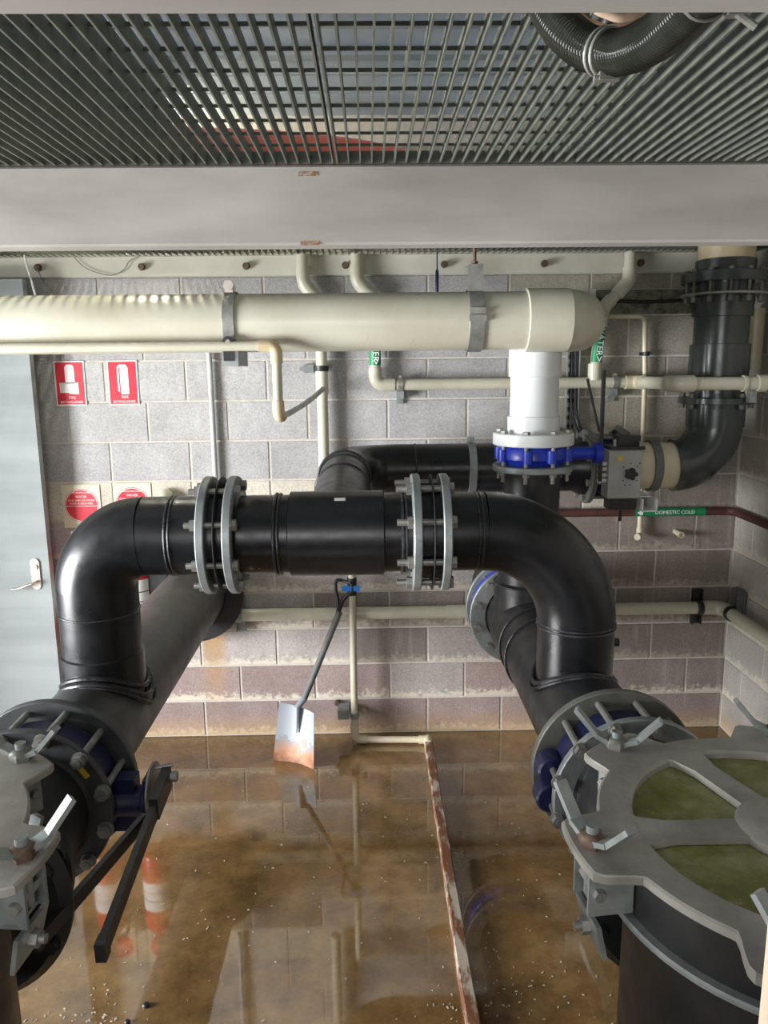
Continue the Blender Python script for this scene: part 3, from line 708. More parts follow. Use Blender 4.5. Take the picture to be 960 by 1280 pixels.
obj('strap_buckle', MB().box((.517, YW-.121, ZW+.005), (.064, .012, .022)).box((.517, YW-.119, ZW+.032), (.060, .008, .022)), 'strap_steel', s2)

# small cream drain line under the white pipe
SP = thing('drain_pipe', (-.237, -.95, 1.75), 'thin cream pipe under the white pipe with a drop and curved tail', 'pipe')
YS = -.95
DX = -.237
m = MB(); m.cyl((XL+.02, YS, 2.044), (DX-.025, YS, 2.044), .0185, seg=20); m.cyl((DX, YS, 2.02), (DX, YS, 1.80), .0185, seg=20)
obj('pipe_wall', m, 'pvc_white', SP)
obj('elbow', MB().tube([V((DX-.065, YS, 2.044))]+arc((DX, YS, 2.044), (-1, 0, 0), (0, 0, -1), .028, 8)+[V((DX, YS, 1.98))], .023, 20), 'pvc_tan', SP)
obj('elbow', MB().tube([V((DX, YS, 1.84))]+arc((DX, YS, 1.78), (0, 0, 1), (.2, .98, 0), .026, 8)+[V((DX+.006, YS+.035, 1.78))], .023, 20), 'pvc_tan', SP)
obj('tail_hose', MB().tube(spline([(DX+.004, YS+.02, 1.780), (-.225, -.75, 1.778), (-.208, -.55, 1.786), (-.180, -.40, 1.803), (-.150, -.26, 1.826), (-.119, -.095, 1.856)], 6), .0125, 12), 'conduit_grey', SP)

# ------------------------------------------------------------------ small bore pipes on the wall
def bracket(x, z, y0=-.055, lbl='', vertical=True, w=.026, h=.075):
    t = thing('pipe_bracket', (x, -.01, z-h/2), lbl, 'bracket')
    if vertical:
        obj('strap', MB().ring((x, y0, z), (1, 0, 0), .034, .030, w, 24, .001), 'strap_steel', t)
        obj('foot', MB().box((x, -.035, z-.052), (w+.01, .055, .035)).box((x, -.012, z-.08), (w+.008, .012, .035)), 'galv', t, smooth=False)
        obj('bolt', MB().cyl((x, y0-.014, z+.036), (x, y0+.014, z+.036), .008, seg=10), 'steel_bolt', t)
    else:
        obj('strap', MB().ring((x, y0, z), (0, 0, 1), .034, .030, w, 24, .001), 'black_paint', t)
        obj('foot', MB().box((x-.065, -.035, z), (.05, .055, w+.014)), 'galv', t, smooth=False)
        obj('bolt', MB().hexa((x-.10, -.03, z), (x-.10, -.012, z), .013).hexa((x+.045, y0, z), (x+.06, y0, z), .008), 'steel_bolt', t)
    return t
YP = -.062
A = thing('supply_pipe', (-.12, YP, .1), 'off-white pipe falling from the grating behind the white pipe, left one', 'pipe')
obj('pipe_wall', MB().cyl((-.2, YP, 2.56), (-.2, YP, 2.42), .028).tube([(-.2, YP, 2.40), (-.2, YP, 2.35), (-.17, YP, 2.31), (-.15, YP, 2.26), (-.124, YP, 2.2), (-.122, YP, 2.1), (-.122, YP, 1.94)], .0275, 20).cyl((-.122, YP, 1.84), (-.122, YP, 1.2), .027), 'pvc_white', A)
obj('bend', MB().tube(spline([(-.2, YP, 2.43), (-.2, YP, 2.385), (-.192, YP, 2.355), (-.165, YP, 2.318), (-.14, YP, 2.29)], 5), .0325, 20), 'pvc_white', A)
obj('coupling', MB().cyl((-.122, YP, 1.95), (-.122, YP, 1.83), .031), 'pvc_white', A)
bracket(-.122, 1.955, YP, 'galvanised bracket holding the left white wall pipe', False)
B = thing('supply_pipe', (.14, YP, 1.85), 'off-white pipe falling from the grating to a long horizontal wall run', 'pipe')
obj('pipe_wall', MB().cyl((.058, YP, 2.56), (.058, YP, 2.42), .029).tube([(.058, YP, 2.42), (.062, YP, 2.36), (.10, YP, 2.32), (.135, YP, 2.26), (.14, YP, 2.2), (.14, YP, 1.93)], .0275, 20).cyl((.20, YP, 1.873), (1.44, YP, 1.873), .0275).cyl((1.44, YP-.03, 1.873), (1.44, -.50, 1.876), .029).cyl((1.45, -.53, 1.876), (1.99, -.53, 1.872), .029), 'pvc_white', B)
obj('elbow', MB().tube([V((1.375, YP, 1.873))]+arc((1.44, YP, 1.873), (-1, 0, 0), (0, -1, 0), .04, 8)+[V((1.44, YP-.07, 1.873))], .034, 20), 'pvc_cream', B)
obj('elbow', MB().tube([V((1.44, -.455, 1.876))]+arc((1.44, -.53, 1.876), (0, 1, 0), (1, 0, 0), .04, 8)+[V((1.52, -.53, 1.876))], .037, 20), 'pvc_white', B)
obj('coupling', MB().lathe((1.735, -.53, 1.874), (1, 0, 0), [(0, .029), (0, .036), (.012, .036), (.014, .031), (.06, .031), (.062, .038), (.10, .038), (.10, .029)], 24), 'pvc_white', B)
obj('pipe_clip', MB().ring((1.85, -.53, 1.873), (1, 0, 0), .042, .038, .02, 24, .001), 'galv', B)
obj('clip_foot', MB().box((1.78, -.53, 1.815), (.03, .03, .05)), 'galv', B, smooth=False)
obj('bend', MB().tube(spline([(.058, YP, 2.44), (.058, YP, 2.40), (.066, YP, 2.362), (.10, YP, 2.322), (.135, YP, 2.29)], 5), .034, 20), 'pvc_white', B)
obj('elbow', MB().tube([V((.14, YP, 1.955))]+arc((.14, YP, 1.873), (0, 0, 1), (1, 0, 0), .045, 10)+[V((.235, YP, 1.873))], .033, 20), 'pvc_white', B)
bracket(.262, 1.875, YP, 'galvanised bracket on the long white wall run near its elbow')
bracket(1.322, 1.875, YP, 'galvanised bracket on the long white wall run behind the black lever')
C = thing('supply_pipe', (1.23, YP, 1.87), 'off-white pipe with a slanted offset dropping to the wall run, right one', 'pipe')
obj('pipe_wall', MB().cyl((1.372, YP, 2.56), (1.372, YP, 2.40), .028).tube([(1.372, YP, 2.40), (1.368, YP, 2.36), (1.31, YP, 2.29), (1.266, YP, 2.243), (1.245, YP, 2.19), (1.225, YP, 1.95)], .028, 20), 'pvc_white', C)
obj('bend', MB().tube(spline([(1.372, YP, 2.42), (1.372, YP, 2.375), (1.364, YP, 2.35), (1.335, YP, 2.315), (1.312, YP, 2.292)], 5), .0345, 20), 'pvc_white', C)
obj('bend', MB().tube(spline([(1.290, YP, 2.270), (1.262, YP, 2.240), (1.247, YP, 2.20), (1.241, YP, 2.14)], 5), .0335, 20), 'pvc_white', C)
obj('socket', MB().cyl((1.222, YP, 1.965), (1.222, YP, 1.885), .033), 'pvc_white', C)
def pipe_label(x, z0, z1, txt, cz, par, lean=0.0):
    m = MB(); n = 14; r = .0290; vs = []
    for z in (z0, z1):
        for k in range(n+1):
            a = -PI/2 + (k/n-.5)*2.6; vs.append((x+lean*(z-cz)+r*math.cos(a), YP+r*math.sin(a), z))
    m.add(vs, [(k, k+1, n+2+k, n+1+k) for k in range(n)])
    g = obj('flow_label', m, 'label_green', par)
    lettering(txt, .042, (x+.002, YP-r-.001, cz), g, 'label_white', V((-lean, 0, -1)).normalized(), V((1, 0, -lean)).normalized(), 1.05)
    return g
g = pipe_label(.14, 1.968, 2.14, 'WATER', 2.06, B)
lettering('>', .05, (.142, YP-.0302, 1.985), g, 'label_white', (0, 0, -1), (1, 0, 0))
g = pipe_label(1.236, 1.972, 2.19, '& WATER', 2.097, C, .083)
lettering('>', .05, (1.231, YP-.0302, 1.988), g, 'label_white', (0, 0, -1), (1, 0, 0))
# lower wall run
D = thing('drain_pipe', (.5, YP, .67), 'white pipe run low along the block walls and round the corner', 'pipe')
obj('pipe_wall', MB().cyl((-.90, YP, .702), (1.90, YP, .702), .0325).tube([(1.945, -.10, .702), (1.945, -4.2, .702)], .0325, 24).cyl((-.93, YP, .74), (-.93, YP, 1.30), .0325), 'pvc_white', D)
obj('elbow', MB().tube([V((1.84, YP, .702))]+arc((1.945, YP, .702), (-1, 0, 0), (0, -1, 0), .06, 8)+[V((1.945, -.16, .702))], .038, 20), 'pvc_white', D)
obj('elbow', MB().tube([V((-.84, YP, .702))]+arc((-.93, YP, .702), (1, 0, 0), (0, 0, 1), .05, 8)+[V((-.93, YP, .80))], .038, 20), 'pvc_white', D)
obj('elbow', MB().tube([V((-.93, YP, 1.27))]+arc((-.93, YP, 1.33), (0, 0, -1), (0, 1, 0), .04, 8), .036, 20), 'pvc_white', D)
obj('coupling', MB().cyl((.50, YP, .702), (.60, YP, .702), .0365), 'pvc_white', D)
def bracket_low(x, lbl, mat):
    t = thing('pipe_bracket', (x, -.01, .62), lbl, 'bracket')
    obj('strap', MB().ring((x, YP, .702), (1, 0, 0), .039, .033, .03, 24, .001), mat, t)
    ch = MB().box((x, -.022, .70), (.05, .006, .19)).box((x-.023, -.034, .70), (.005, .03, .19)).box((x+.023, -.034, .70), (.005, .03, .19))
    obj('strut_channel', ch, mat, t, smooth=False)
bracket_low(-.578, 'galvanised strut bracket on the low white pipe beside the left header', 'galv')
bracket_low(1.822, 'dark strut bracket on the low white pipe near the corner', 'black_paint')
t = thing('pipe_bracket', (1.99, -.13, .62), 'dark strut bracket on the right wall just past the corner', 'bracket')
obj('strut_channel', MB().box((1.993, -.15, .74), (.008, .10, .17)).box((1.975, -.115, .74), (.03, .006, .17)).box((1.975, -.185, .74), (.03, .006, .17)), 'cable_grey', t, smooth=False)
obj('strap', MB().ring((1.945, -.17, .702), (0, 1, 0), .039, .033, .03, 24, .001), 'black_paint', t)
# conduit, red pipe, thin cream pipe
tag(obj('conduit', MB().cyl((-.673, -.03, 2.04), (-.673, -.03, 1.2), .0135, seg=16).cyl((-.673, -.03, 2.055), (-.673, -.03, 2.03), .016, seg=16), 'conduit_grey', base=(-.673, -.03, 1.2)), 'thin grey conduit rising on the block wall above the left flanges', 'conduit')
rp_ = thing('copper_line', (1.4, -.04, 1.2), 'dull red pipe along the wall and corner with a green label', 'pipe')
obj('pipe_wall', MB().tube([V((.4, -.04, 1.215)), V((1.9, -.04, 1.212))]+arc((1.975, -.04, 1.212), (-1, 0, 0), (0, -1, 0), .05, 8)+[V((1.975, -4.2, 1.20))], .021, 18), 'red_pipe', rp_)
g = obj('flow_label', MB().cyl((1.462, -.04, 1.2125), (1.825, -.04, 1.2125), .0222, seg=20), 'label_green', rp_)
lettering('DOMESTIC COLD', .026, (1.665, -.0632, 1.213), g, 'label_white')
obj('flow_arrow', MB().prism([(0, 0), (.022, .014), (.022, .006), (.03, .014), (.03, -.014), (.022, -.006), (.022, -.014)], (1.470, -.0625, 1.213), (1, 0, 0), (0, 0, 1), (0, -1, 0), .001), 'label_white', g, smooth=False)
tp = thing('thin_pipe', (1.47, -.035, 1.09), 'thin cream pipe hooking down the wall past the red pipe', 'pipe')
obj('pipe_wall', MB().tube([V((1.20, -.035, 2.19))]+arc((1.468, -.035, 2.19), (-1, 0, 0), (0, 0, -1), .035, 8)+[V((1.482, -.035, 1.9)), V((1.489, -.035, 1.5)), V((1.497, -.035, 1.12))], .0125, 14), 'pvc_cream', tp)
obj('spout', MB().tube([V((1.497, -.035, 1.13))]+arc((1.497, -.035, 1.09), (0, 0, 1), (-.5, -.86, 0), .02, 8)+[V((1.47, -.08, 1.09))], .0165, 14), 'pvc_cream', tp)
obj('clip', MB().ring((1.481, -.035, 2.01), (0, 0, 1), .018, .0125, .02, 16, .001).box((1.481, -.015, 2.01), (.05, .01, .016)), 'black_paint', tp)
tag(obj('pipe_stub', MB().cyl((1.695, 0, 1.10), (1.702, -.06, 1.095), .014, seg=14).lathe((1.702, -.055, 1.0955), (.1, -1, -.08), [(0, .017), (.014, .017), (.014, .010), (.004, .010)], 14), 'pvc_cream', base=(1.70, -.03, 1.09)), 'short capped pipe stub poking from the wall under the green label', 'pipe')
tag(obj('cable', MB().tube(spline([(1.22, -.02, 2.275), (1.4, -.022, 2.262), (1.55, -.022, 2.262), (1.72, -.022, 2.27), (1.99, -.022, 2.28)], 6), .009, 10), 'rubber_black', base=(1.5, -.02, 2.26)), 'black cable lying in the rough recess at the upper right', 'cable')
tag(obj('pipe_stub', MB().cyl((1.955, -.16, 2.21), (1.955, -.16, 1.93), .042).cyl((1.955, -.16, 2.215), (1.955, -.16, 2.19), .044), 'pvc_cream', base=(1.955, -.16, 1.93)), 'short cream vertical pipe in the corner behind the grey riser', 'pipe')

# ------------------------------------------------------------------ grey riser at the right with cream adaptor and actuated valve
GX, GR = 1.706, .125
G = thing('grey_riser', (GX, YB, ZB-.13), 'dark grey plastic riser with elbow and flanges at the right', 'pipe')
EG = arc((GX, YB, ZB), (-1, 0, 0), (0, 0, 1), .19, 16)
obj('elbow', MB().tube(EG, .122, 44), 'pvc_grey', G)
obj('riser_pipe', MB().lathe((GX, YB, ZB+.18), (0, 0, 1), [(0, .128), (.12, .128), (.122, .118), (.17, .118), (.172, .126), (.265, .130), (.37, .130), (.372, .118), (.49, .118), (.492, .130), (.575, .130), (.577, .118), (.70, .118)], 48), 'pvc_grey', G)
f6 = flange(G, (GX, YB, 1.795), (0, 0, 1), .165, .12, .03, 'pvc_grey')
bolts(f6, (GX, YB, 1.795), (0, 0, 1), .146, 8, .035, mat='galv_dull', r=.007, out=.008)
f7 = flange(G, (GX, YB, 2.335), (0, 0, 1), .182, .12, .045, 'pvc_grey')
bolts(f7, (GX, YB, 2.30), (0, 0, 1), .158, 12, .11, mat='galv_dull', r=.0065, out=.016)
flange(G, (GX, YB, 2.262), (0, 0, 1), .184, .12, .010, 'strap_steel', 'backing_ring'); 
obj('collar', MB().lathe((GX, YB, 2.36), (0, 0, 1), [(0, .128), (.050, .128), (.054, .120)], 44), 'pvc_grey', G)
obj('tan_pipe', MB().cyl((GX, YB, 2.37), (GX, YB, 2.75), .1205, seg=40), 'pvc_tan', G)
K = thing('adaptor_pipe', (1.44, YB, ZB-.12), 'cream plastic adaptor pipe between the actuated valve and grey elbow', 'pipe')
obj('pipe_wall', MB().lathe((1.30, YB, ZB), (1, 0, 0), [(0, .108), (.225, .108), (.228, .118), (.245, .118), (.245, .10)], 44), 'pvc_cream', K)
ks = thing('pipe_clamp', (1.40, YB-.03, ZB-.17), 'dark strap clamp with a pale strut end round the cream adaptor', 'clamp')
obj('strap', MB().ring((1.42, YB, ZB), (1, 0, 0), .120, .109, .038, 44, .001), 'cable_grey', ks)
sch = MB().box((1.325, -.31, 1.330), (.066, .62, .005)).box((1.294, -.31, 1.356), (.005, .62, .056)).box((1.356, -.31, 1.356), (.005, .62, .056)).box((1.325, -.40, 1.383), (.066, .30, .004))
obj('strut_channel', sch, 'plug_white', ks, smooth=False)
AV = thing('actuated_valve', (1.22, YB-.1, ZB-.16), 'valve with a grey actuator box and black knob on the back line', 'valve')
obj('body', MB().ring((1.19, YB, ZB), (1, 0, 0), .14, .09, .09, 44, .006), 'valve_navy', AV)
flange(AV, (1.262, YB, ZB), (1, 0, 0), .172, .105, .028, 'valve_navy')
ab = obj('actuator_box', MB().box((1.213, -.56, 1.492), (.145, .10, .215)), 'actuator_grey', AV, smooth=False)
bv = ab.modifiers.new('edge', 'BEVEL'); bv.width = .006; bv.segments = 2
obj('actuator_cap', MB().box((1.218, -.56, 1.606), (.15, .115, .014)), 'black_paint', AV, smooth=False)
obj('position_indicator', MB().box((1.235, -.545, 1.635), (.10, .07, .045)), 'black_paint', AV, smooth=False)
obj('solenoid_block', MB().box((1.213, -.56, 1.360), (.12, .08, .05)), 'black_paint', AV, smooth=False)
obj('mount_post', MB().cyl((1.213, -.5, 1.495), (1.213, YB, 1.495), .045, seg=20), 'black_paint', AV)
kn = MB(); kn.cyl((1.235, -.61, 1.495), (1.235, -.632, 1.495), .018, seg=16)
for a in range(5): kn.cyl((1.235+.017*math.cos(a*2*PI/5), -.612, 1.495+.017*math.sin(a*2*PI/5)), (1.235+.017*math.cos(a*2*PI/5), -.634, 1.495+.017*math.sin(a*2*PI/5)), .010, seg=10)
obj('knob', kn, 'rubber_black', ab)
obj('rating_sticker', MB().cyl((1.188, -.6095, 1.562), (1.188, -.6115, 1.562), .011, seg=20), 'label_yellow', ab)
sm = MB()
for dx, dz in ((-.03, .03), (.03, .03), (-.03, -.03), (.03, -.03), (0, .045), (.0, -.05), (.04, .045), (-.02, -.05)): sm.cyl((1.235+dx, -.6095, 1.495+dz), (1.235+dx, -.612, 1.495+dz), .003, seg=8)
obj('screws', sm, 'black_paint', ab)
for z in (1.535, 1.512, 1.485, 1.462): obj('cable_gland', MB().cyl((1.142, -.575, z), (1.115, -.58, z), .009, seg=12).cyl((1.115, -.58, z), (1.105, -.582, z), .012, seg=12), 'plug_white', AV)
obj('clamp_bolt', MB().cyl((1.165, -.60, 1.60), (1.165, -.60, 1.645), .008, seg=10).cyl((1.275, -.605, 1.61), (1.275, -.605, 1.635), .007, seg=10), 'steel_bolt', AV)
obj('bracket_arm', MB().bar((1.20, -.50, 1.69), (1.245, -.53, 1.655), .03, .02), 'galv_dull', AV)
obj('bracket_arm', MB().bar((1.08, -.50, 1.66), (1.14, -.5, 1.59), .03, .03), 'galv_dull', AV)
obj('drain_tab', MB().bar((1.21, -.58, 1.345), (1.21, -.58, 1.28), .012, .006, (0, 1, 0)), 'black_paint', AV)
# perforated tray and cables behind the blue valve
tr = thing('cable_tray', (1.11, -.03, 1.55), 'perforated steel cable tray standing on the wall behind the blue valve', 'cable tray')
tm = MB(); tm.box((1.092, -.03, 1.86), (.004, .03, .62)); tm.box((1.152, -.03, 1.86), (.004, .03, .62))
for xx in (1.092, 1.112, 1.132, 1.152): tm.box((xx, -.016, 1.86), (.008, .003, .62))
for j in range(15): tm.box((1.122, -.016, 1.57+.043*j), (.064, .003, .020))
obj('tray_rail', tm, 'galv', tr, smooth=False)
for i, (dx, lb) in enumerate(((0, 'black cable in the perforated tray, nearest the white pipe'), (.02, 'black cable in the perforated tray, nearest the black lever'))):
    tag(obj('cable', MB().tube(spline([(1.11+dx, -.03, 2.15), (1.115+dx, -.035, 1.9), (1.12+dx, -.04, 1.75), (1.14+dx, -.10, 1.64), (1.16+dx, -.28, 1.60)], 6), .006, 8), 'rubber_black', base=(1.11+dx, -.03, 1.6)), lb, 'cable')
tag(obj('pull_cord', MB().cyl((.437, -.12, 2.50), (.437, -.12, 2.41), .003, seg=8).lathe((.437, -.12, 2.41), (0, 0, -1), [(0, .004), (.01, .008), (.10, .008), (.12, .003)], 12), 'valve_navy', base=(.437, -.12, 2.29)), 'blue cord hanging from the grating above the white pipe', 'cord')
tag(obj('cable', MB().tube(spline([(-1.50, -.10, 2.52), (-1.49, -.10, 2.45), (-1.47, -.11, 2.37), (-1.45, -.12, 2.27), (-1.46, -.12, 2.18)], 6), .005, 8), 'sign_white', base=(-1.47, -.1, 2.18)), 'thin white cable dropping beside the grey door', 'cable')
tag(obj('wire', MB().tube(spline([(-1.30, -.03, 2.50), (-1.24, -.03, 2.44), (-1.13, -.03, 2.405), (-1.06, -.03, 2.43), (-1.03, -.03, 2.47), (-.98, -.03, 2.49)], 6), .002, 6), 'cable_grey', base=(-1.1, -.03, 2.4)), 'thin loose wire sagging across the cream ledger angle', 'wire')
tag(obj('wire', MB().tube(spline([(-1.47, -.05, 2.455), (-1.44, -.05, 2.38), (-1.40, -.05, 2.33), (-1.39, -.05, 2.30)], 6), .0025, 6), 'cable_grey', base=(-1.4, -.05, 2.3)), 'thin wire curling down from the leftmost ledger bolt', 'wire')

# ------------------------------------------------------------------ door, signs, extinguishers
dr = thing('door_1', (-2.0, -.12, 0), None, None); dr['kind'] = 'structure'
obj('door_leaf', MB().box((-2.04, -.12, 1.195), (1.08, .045, 2.37)), 'door_paint', dr, smooth=False)
obj('handle_plate', MB().prism([(.022*math.cos(a), .058+.022*math.sin(a)) for a in [i*PI/8 for i in range(9)]]+[(.022*math.cos(a), -.058+.022*math.sin(a)) for a in [PI+i*PI/8 for i in range(9)]], (-1.568, -.143, .962), (1, 0, 0), (0, 0, 1), (0, -1, 0), .008), 'handle_steel', dr)
obj('handle_lever', MB().tube(spline([(-1.566, -.150, .925), (-1.566, -.185, .924), (-1.59, -.192, .918), (-1.64, -.192, .900), (-1.675, -.192, .897)], 5), .0065, 10).cyl((-1.568, -.151, .998), (-1.568, -.158, .998), .014, seg=16), 'handle_steel', dr)
def rect(x0, x1, z0, z1, y, t): return MB().box(((x0+x1)/2, y-t/2, (z0+z1)/2), (x1-x0, t, z1-z0))
def fire_sign(xc, zc, kind, lbl):
    t = thing('fire_sign', (xc, -.006, zc-.109), lbl, 'sign')
    W, H = .148, .218
    obj('plate', rect(xc-W/2, xc+W/2, zc-H/2, zc+H/2, -.006, .002), 'sign_white', t, smooth=False)
    obj('red_panel', rect(xc-W/2+.006, xc+W/2-.006, zc-H/2+.006, zc+H/2-.006, -.008, .0006), 'sign_red', t, smooth=False)
    m = MB(); e = ((1, 0, 0), (0, 0, 1), (0, -1, 0), .0006); O = (xc, -.0087, zc)
    if kind == 0:
        m.prism([(-.022, 0), (.024, 0), (.024, .078), (.016, .092), (-.012, .092), (-.022, .078)], O, *e)
        m.prism([(-.052, -.046), (-.008, -.046), (-.006, -.052), (.040, -.052), (.040, .004), (-.052, .004)], O, *e)
    else:
        m.prism([(-.012, -.055), (.028, -.055), (.028, .074), (.018, .09), (-.004, .09), (-.012, .078)], O, *e)
        m.prism([(-.026, -.035), (-.018, -.045), (-.018, .072), (-.006, .086), (-.010, .092), (-.026, .078)], O, *e)
    obj('pictogram', m, 'sign_white', t, smooth=False)
    lettering('FIRE', .019, (xc+.006, -.0089, zc-.070), t, 'sign_white')
    lettering('EXTINGUISHER', .0165, (xc+.002, -.0089, zc-.092), t, 'sign_white', sx=.98)
fire_sign(-1.370, 1.895, 0, 'red fire extinguisher sign with a wide pictogram, beside the grey door')
fire_sign(-1.110, 1.895, 1, 'red fire extinguisher sign with a single cylinder, further from the door')
def round_sign(xc, zc, lbl):
    t = thing('round_sign', (xc, -.006, zc-.11), lbl, 'sign')
    obj('plate', rect(xc-.096, xc+.096, zc-.115, zc+.105, -.006, .002), 'sign_cream', t, smooth=False)
    obj('red_disc', MB().cyl((xc, -.008, zc), (xc, -.0088, zc), .086, seg=48), 'sign_red', t)
    obj('rim_line', MB().ring((xc, -.009, zc), (0, 1, 0), .083, .080, .001, 48, .0002), 'sign_white', t)
    for txt, s, dz, mt in (('FIRE EXTINGUISHER', .011, .066, 'sign_white'), ('WATER', .017, .045, 'sign_white'), ('TO BE USED FOR WOOD', .012, .026, 'sign_white'), ('PAPER, RUBBISH FIRES', .012, .010, 'sign_white')):
        lettering(txt, s, (xc, -.0093, zc+dz), t, mt)
    obj('rule', rect(xc-.08, xc+.08, zc-.004, zc-.002, -.0089, .0004), 'sign_white', t, smooth=False)
round_sign(-1.364, 1.281, 'round red water extinguisher sign on cream card near the door')
round_sign(-1.105, 1.286, 'round red extinguisher sign mostly hidden by the black elbow')
def extinguisher(xc, lbl):
    t = thing('fire_extinguisher', (xc, -.11, .62), lbl, 'extinguisher')
    y = -.11
    obj('cylinder', MB().lathe((xc, y, .60), (0, 0, 1), [(0, .06), (.01, .074), (.025, .078), (.43, .078), (.47, .066), (.495, .035), (.51, .02), (.525, .02)], 36), 'red_paint', t)
    obj('label_band', MB().lathe((xc, y, .76), (0, 0, 1), [(0, .0788), (.17, .0788)], 36), 'sign_white', t)
    obj('print', MB().lathe((xc, y, .815), (0, 0, 1), [(0, .0792), (.006, .0792)], 36).lathe((xc, y, .865), (0, 0, 1), [(0, .0792), (.006, .0792)], 36), 'cable_grey', t)
    obj('valve_head', MB().box((xc, y-.01, 1.14), (.035, .06, .045)).bar((xc, y+.02, 1.165), (xc+.01, y-.10, 1.185), .02, .008).bar((xc, y+.01, 1.15), (xc+.01, y-.09, 1.145), .02, .008), 'steel_bolt', t)
    obj('hose', MB().tube(spline([(xc+.02, y-.02, 1.13), (xc+.085, y-.02, 1.09), (xc+.092, y-.01, .95), (xc+.088, y, .80), (xc+.085, y, .72)], 6), .010, 10), 'rubber_black', t)
    obj('wall_hook', MB().box((xc, -.03, 1.05), (.03, .05, .06)), 'strap_steel', t)
extinguisher(-1.085, 'red fire extinguisher on the wall behind the black elbow')
extinguisher(-1.35, 'red fire extinguisher near the door, seen only mirrored in the wet floor')

# ------------------------------------------------------------------ floor pipe, standpipe, shovel
S = thing('stand_pipe', (.008, -.12, 0), 'thin white standpipe with a blue tap handle against the wall', 'pipe')
obj('pipe_wall', MB().cyl((.008, -.12, .04), (.008, -.12, 1.30), .0185, seg=20), 'pvc_white', S)
obj('foot_elbow', MB().tube([V((.008, -.12, .11))]+arc((.008, -.12, .024), (0, 0, 1), (1, 0, 0), .03, 8)+[V((.07, -.122, .024))], .0225, 18), 'pvc_cream', S)
obj('tap_body', MB().lathe((.008, -.12, .82), (0, 0, 1), [(0, .023), (.03, .023), (.032, .018), (.05, .018), (.052, .024), (.09, .024)], 20), 'black_paint', S)
obj('tap_handle', MB().box((.002, -.15, .862), (.09, .014, .026)).cyl((.008, -.12, .862), (.008, -.155, .862), .014, seg=14), 'handle_blue', S)
obj('pipe_clip', MB().ring((.008, -.12, .16), (0, 0, 1), .024, .0185, .03, 20, .001).box((-.05, -.06, .16), (.06, .11, .05)), 'galv', S)
obj('clip_bolt', MB().cyl((-.085, -.004, .185), (-.085, -.03, .185), .014, seg=12).cyl((.06, -.10, .19), (.06, -.125, .19), .013, seg=12), 'rusty_steel', S)
F = thing('floor_pipe', (.39, -.14, 0), 'flaking rusty bar running across the wet floor toward the viewer', 'pipe')
obj('cross_pipe', MB().cyl((.06, -.123, .024), (.372, -.138, .024), .0175, seg=16), 'pvc_cream', F)
obj('corner_fitting', MB().cyl((.345, -.138, .024), (.392, -.138, .024), .0225, seg=16).cyl((.392, -.125, .024), (.392, -.19, .024), .0225, seg=16), 'pvc_cream', F)
m = MB(); prof = [(-.021, 0), (-.021, .034), (-.017, .040), (.017, .040), (.021, .034), (.021, 0)]; n = len(prof); ys = [-.18-.09*i for i in range(36)]
rr = random.Random(5)
vs = []
for y in ys:
    j = rr.uniform(-.002, .002)
    vs += [(.392+a+j, y, b) for a, b in prof]
m.add(vs, [(i*n+k, i*n+(k+1) % n, (i+1)*n+(k+1) % n, (i+1)*n+k) for i in range(len(ys)-1) for k in range(n)]+[tuple(range(n)), tuple((len(ys)-1)*n+k for k in range(n))])
obj('rusty_bar', m, 'rust_flaked', F, smooth=False)
SH = thing('shovel', (-.30, -.33, 0), 'square mouth steel shovel with rusty blade leaning against the standpipe', 'shovel')
bl = V((-.405, -.285, .004)); br = V((-.192, -.385, .004)); tl_ = V((-.372, -.215, .285)); tr_ = V((-.190, -.300, .262))
m = MB(); nu, nv = 12, 10; nrm = (br-bl).cross(tl_-bl).normalized(); 
if nrm.y > 0: nrm = -nrm
top, bot = [], []
for j in range(nv+1):
    for i in range(nu+1):
        u, v = i/nu, j/nv
        p = bl.lerp(br, u).lerp(tl_.lerp(tr_, u), v) - nrm*(.028*(1-(2*u-1)**2))
        top.append(p); bot.append(p-nrm*.003)
W_ = nu+1; q = len(top); fs = []
for j in range(nv):
    for i in range(nu):
        a = j*W_+i; fs += [(a, a+1, a+W_+1, a+W_), (q+a, q+a+W_, q+a+W_+1, q+a+1)]
edge = [i for i in range(W_)]+[j*W_+nu for j in range(1, nv+1)]+[nv*W_+i for i in range(nu-1, -1, -1)]+[j*W_ for j in range(nv-1, 0, -1)]
for a, b in zip(edge, edge[1:]+edge[:1]): fs.append((a, q+a, q+b, b))
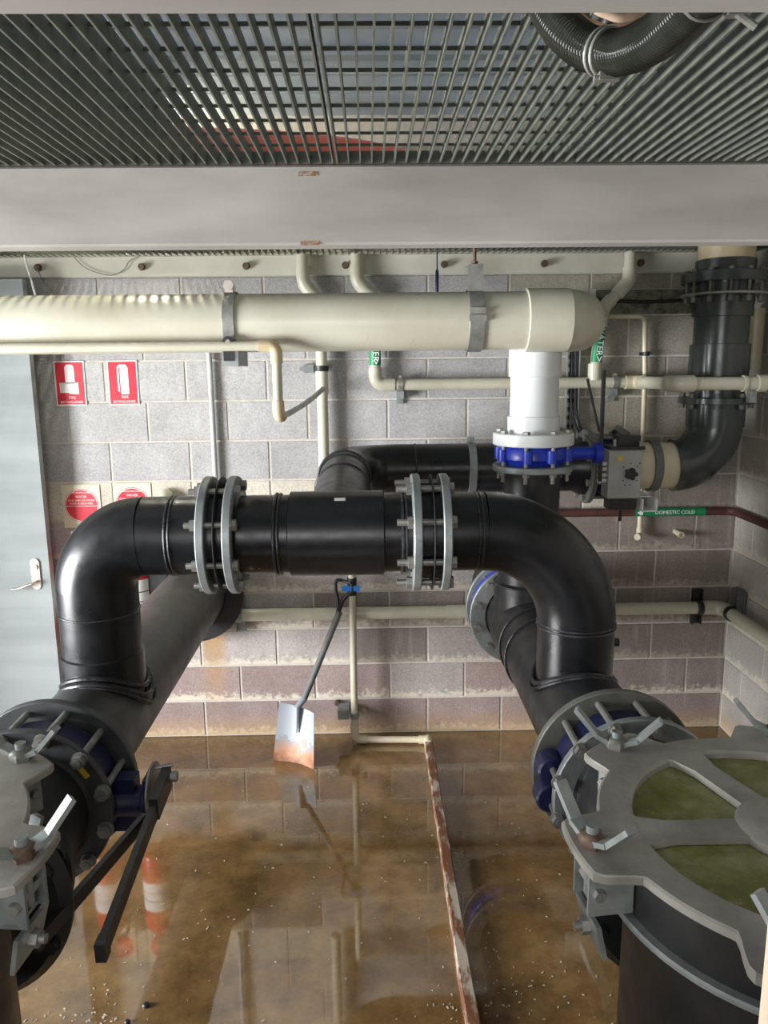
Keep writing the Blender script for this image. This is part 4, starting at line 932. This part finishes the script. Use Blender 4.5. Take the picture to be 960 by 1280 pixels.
m.add(top+bot, fs); obj('blade', m, 'shovel_blade', SH)
mid = (tl_+tr_)/2; sock = mid - nrm*.012; knee = V((-.245, -.215, .30)); hb = V((-.058, -.135, .735))
low = (bl+br)/2*.45+mid*.55 - nrm*.02
obj('socket', MB().tube([low+nrm*.004, sock+nrm*.006, knee], [.004, .016, .0175], 14), 'shovel_blade', SH)
obj('shaft', MB().tube([sock, knee, hb], [.015, .0165, .0165], 16), 'cable_grey', SH)
obj('d_grip', MB().tube(spline([hb-V((.012, .004, .03)), hb+V((-.006, 0, .05)), hb+V((-.016, 0, .12)), hb+V((-.012, 0, .165)), hb+V((.02, .01, .162)), hb+V((.062, -.01, .15))], 6), .0085, 12).tube(spline([hb-V((.01, .004, .025)), hb+V((.012, 0, .05)), hb+V((.042, -.012, .092)), hb+V((.066, -.014, .112)), hb+V((.066, -.012, .152))], 6), .0105, 12), 'black_paint', SH)
# paint flakes and grit on the floor
rr = random.Random(11); m = MB()
for cx, cy, sx, sy, n_ in ((-.80, -1.90, .08, .08, 130), (.50, -1.80, .14, .10, 90), (.0, -1.2, .5, .6, 90), (.55, -1.3, .2, .4, 40), (-.6, -1.5, .3, .3, 40)):
    for _ in range(n_):
        x, y, s = rr.gauss(cx, sx), min(-.2, rr.gauss(cy, sy)), rr.uniform(.0012, .0042); a = rr.uniform(0, PI)
        m.box((x, y, .001), (s*2.2, s, .0015), Matrix.Rotation(a, 3, 'Z'))
tag(obj('paint_flakes', m, 'flake', smooth=False), 'pale paint flakes and grit scattered over the wet floor', 'flakes', kind='stuff')
for (x, y, s, lb) in ((-.62, -1.80, .012, 'small black pebble on the wet floor beside the flake heap'), (-.66, -1.86, .009, 'tiny black pebble at the rim of the flake heap'), (-.40, -1.92, .014, 'largest black pebble near the bottom edge of the floor')):
    m = MB(); m.lathe((x, y, 0), (0, 0, 1), [(0, s*.8), (s*.4, s), (s*.9, s*.7), (s*1.1, .0005)], 9)
    tag(obj('pebble', m, 'black_paint', base=(x, y, 0)), lb, 'pebble')
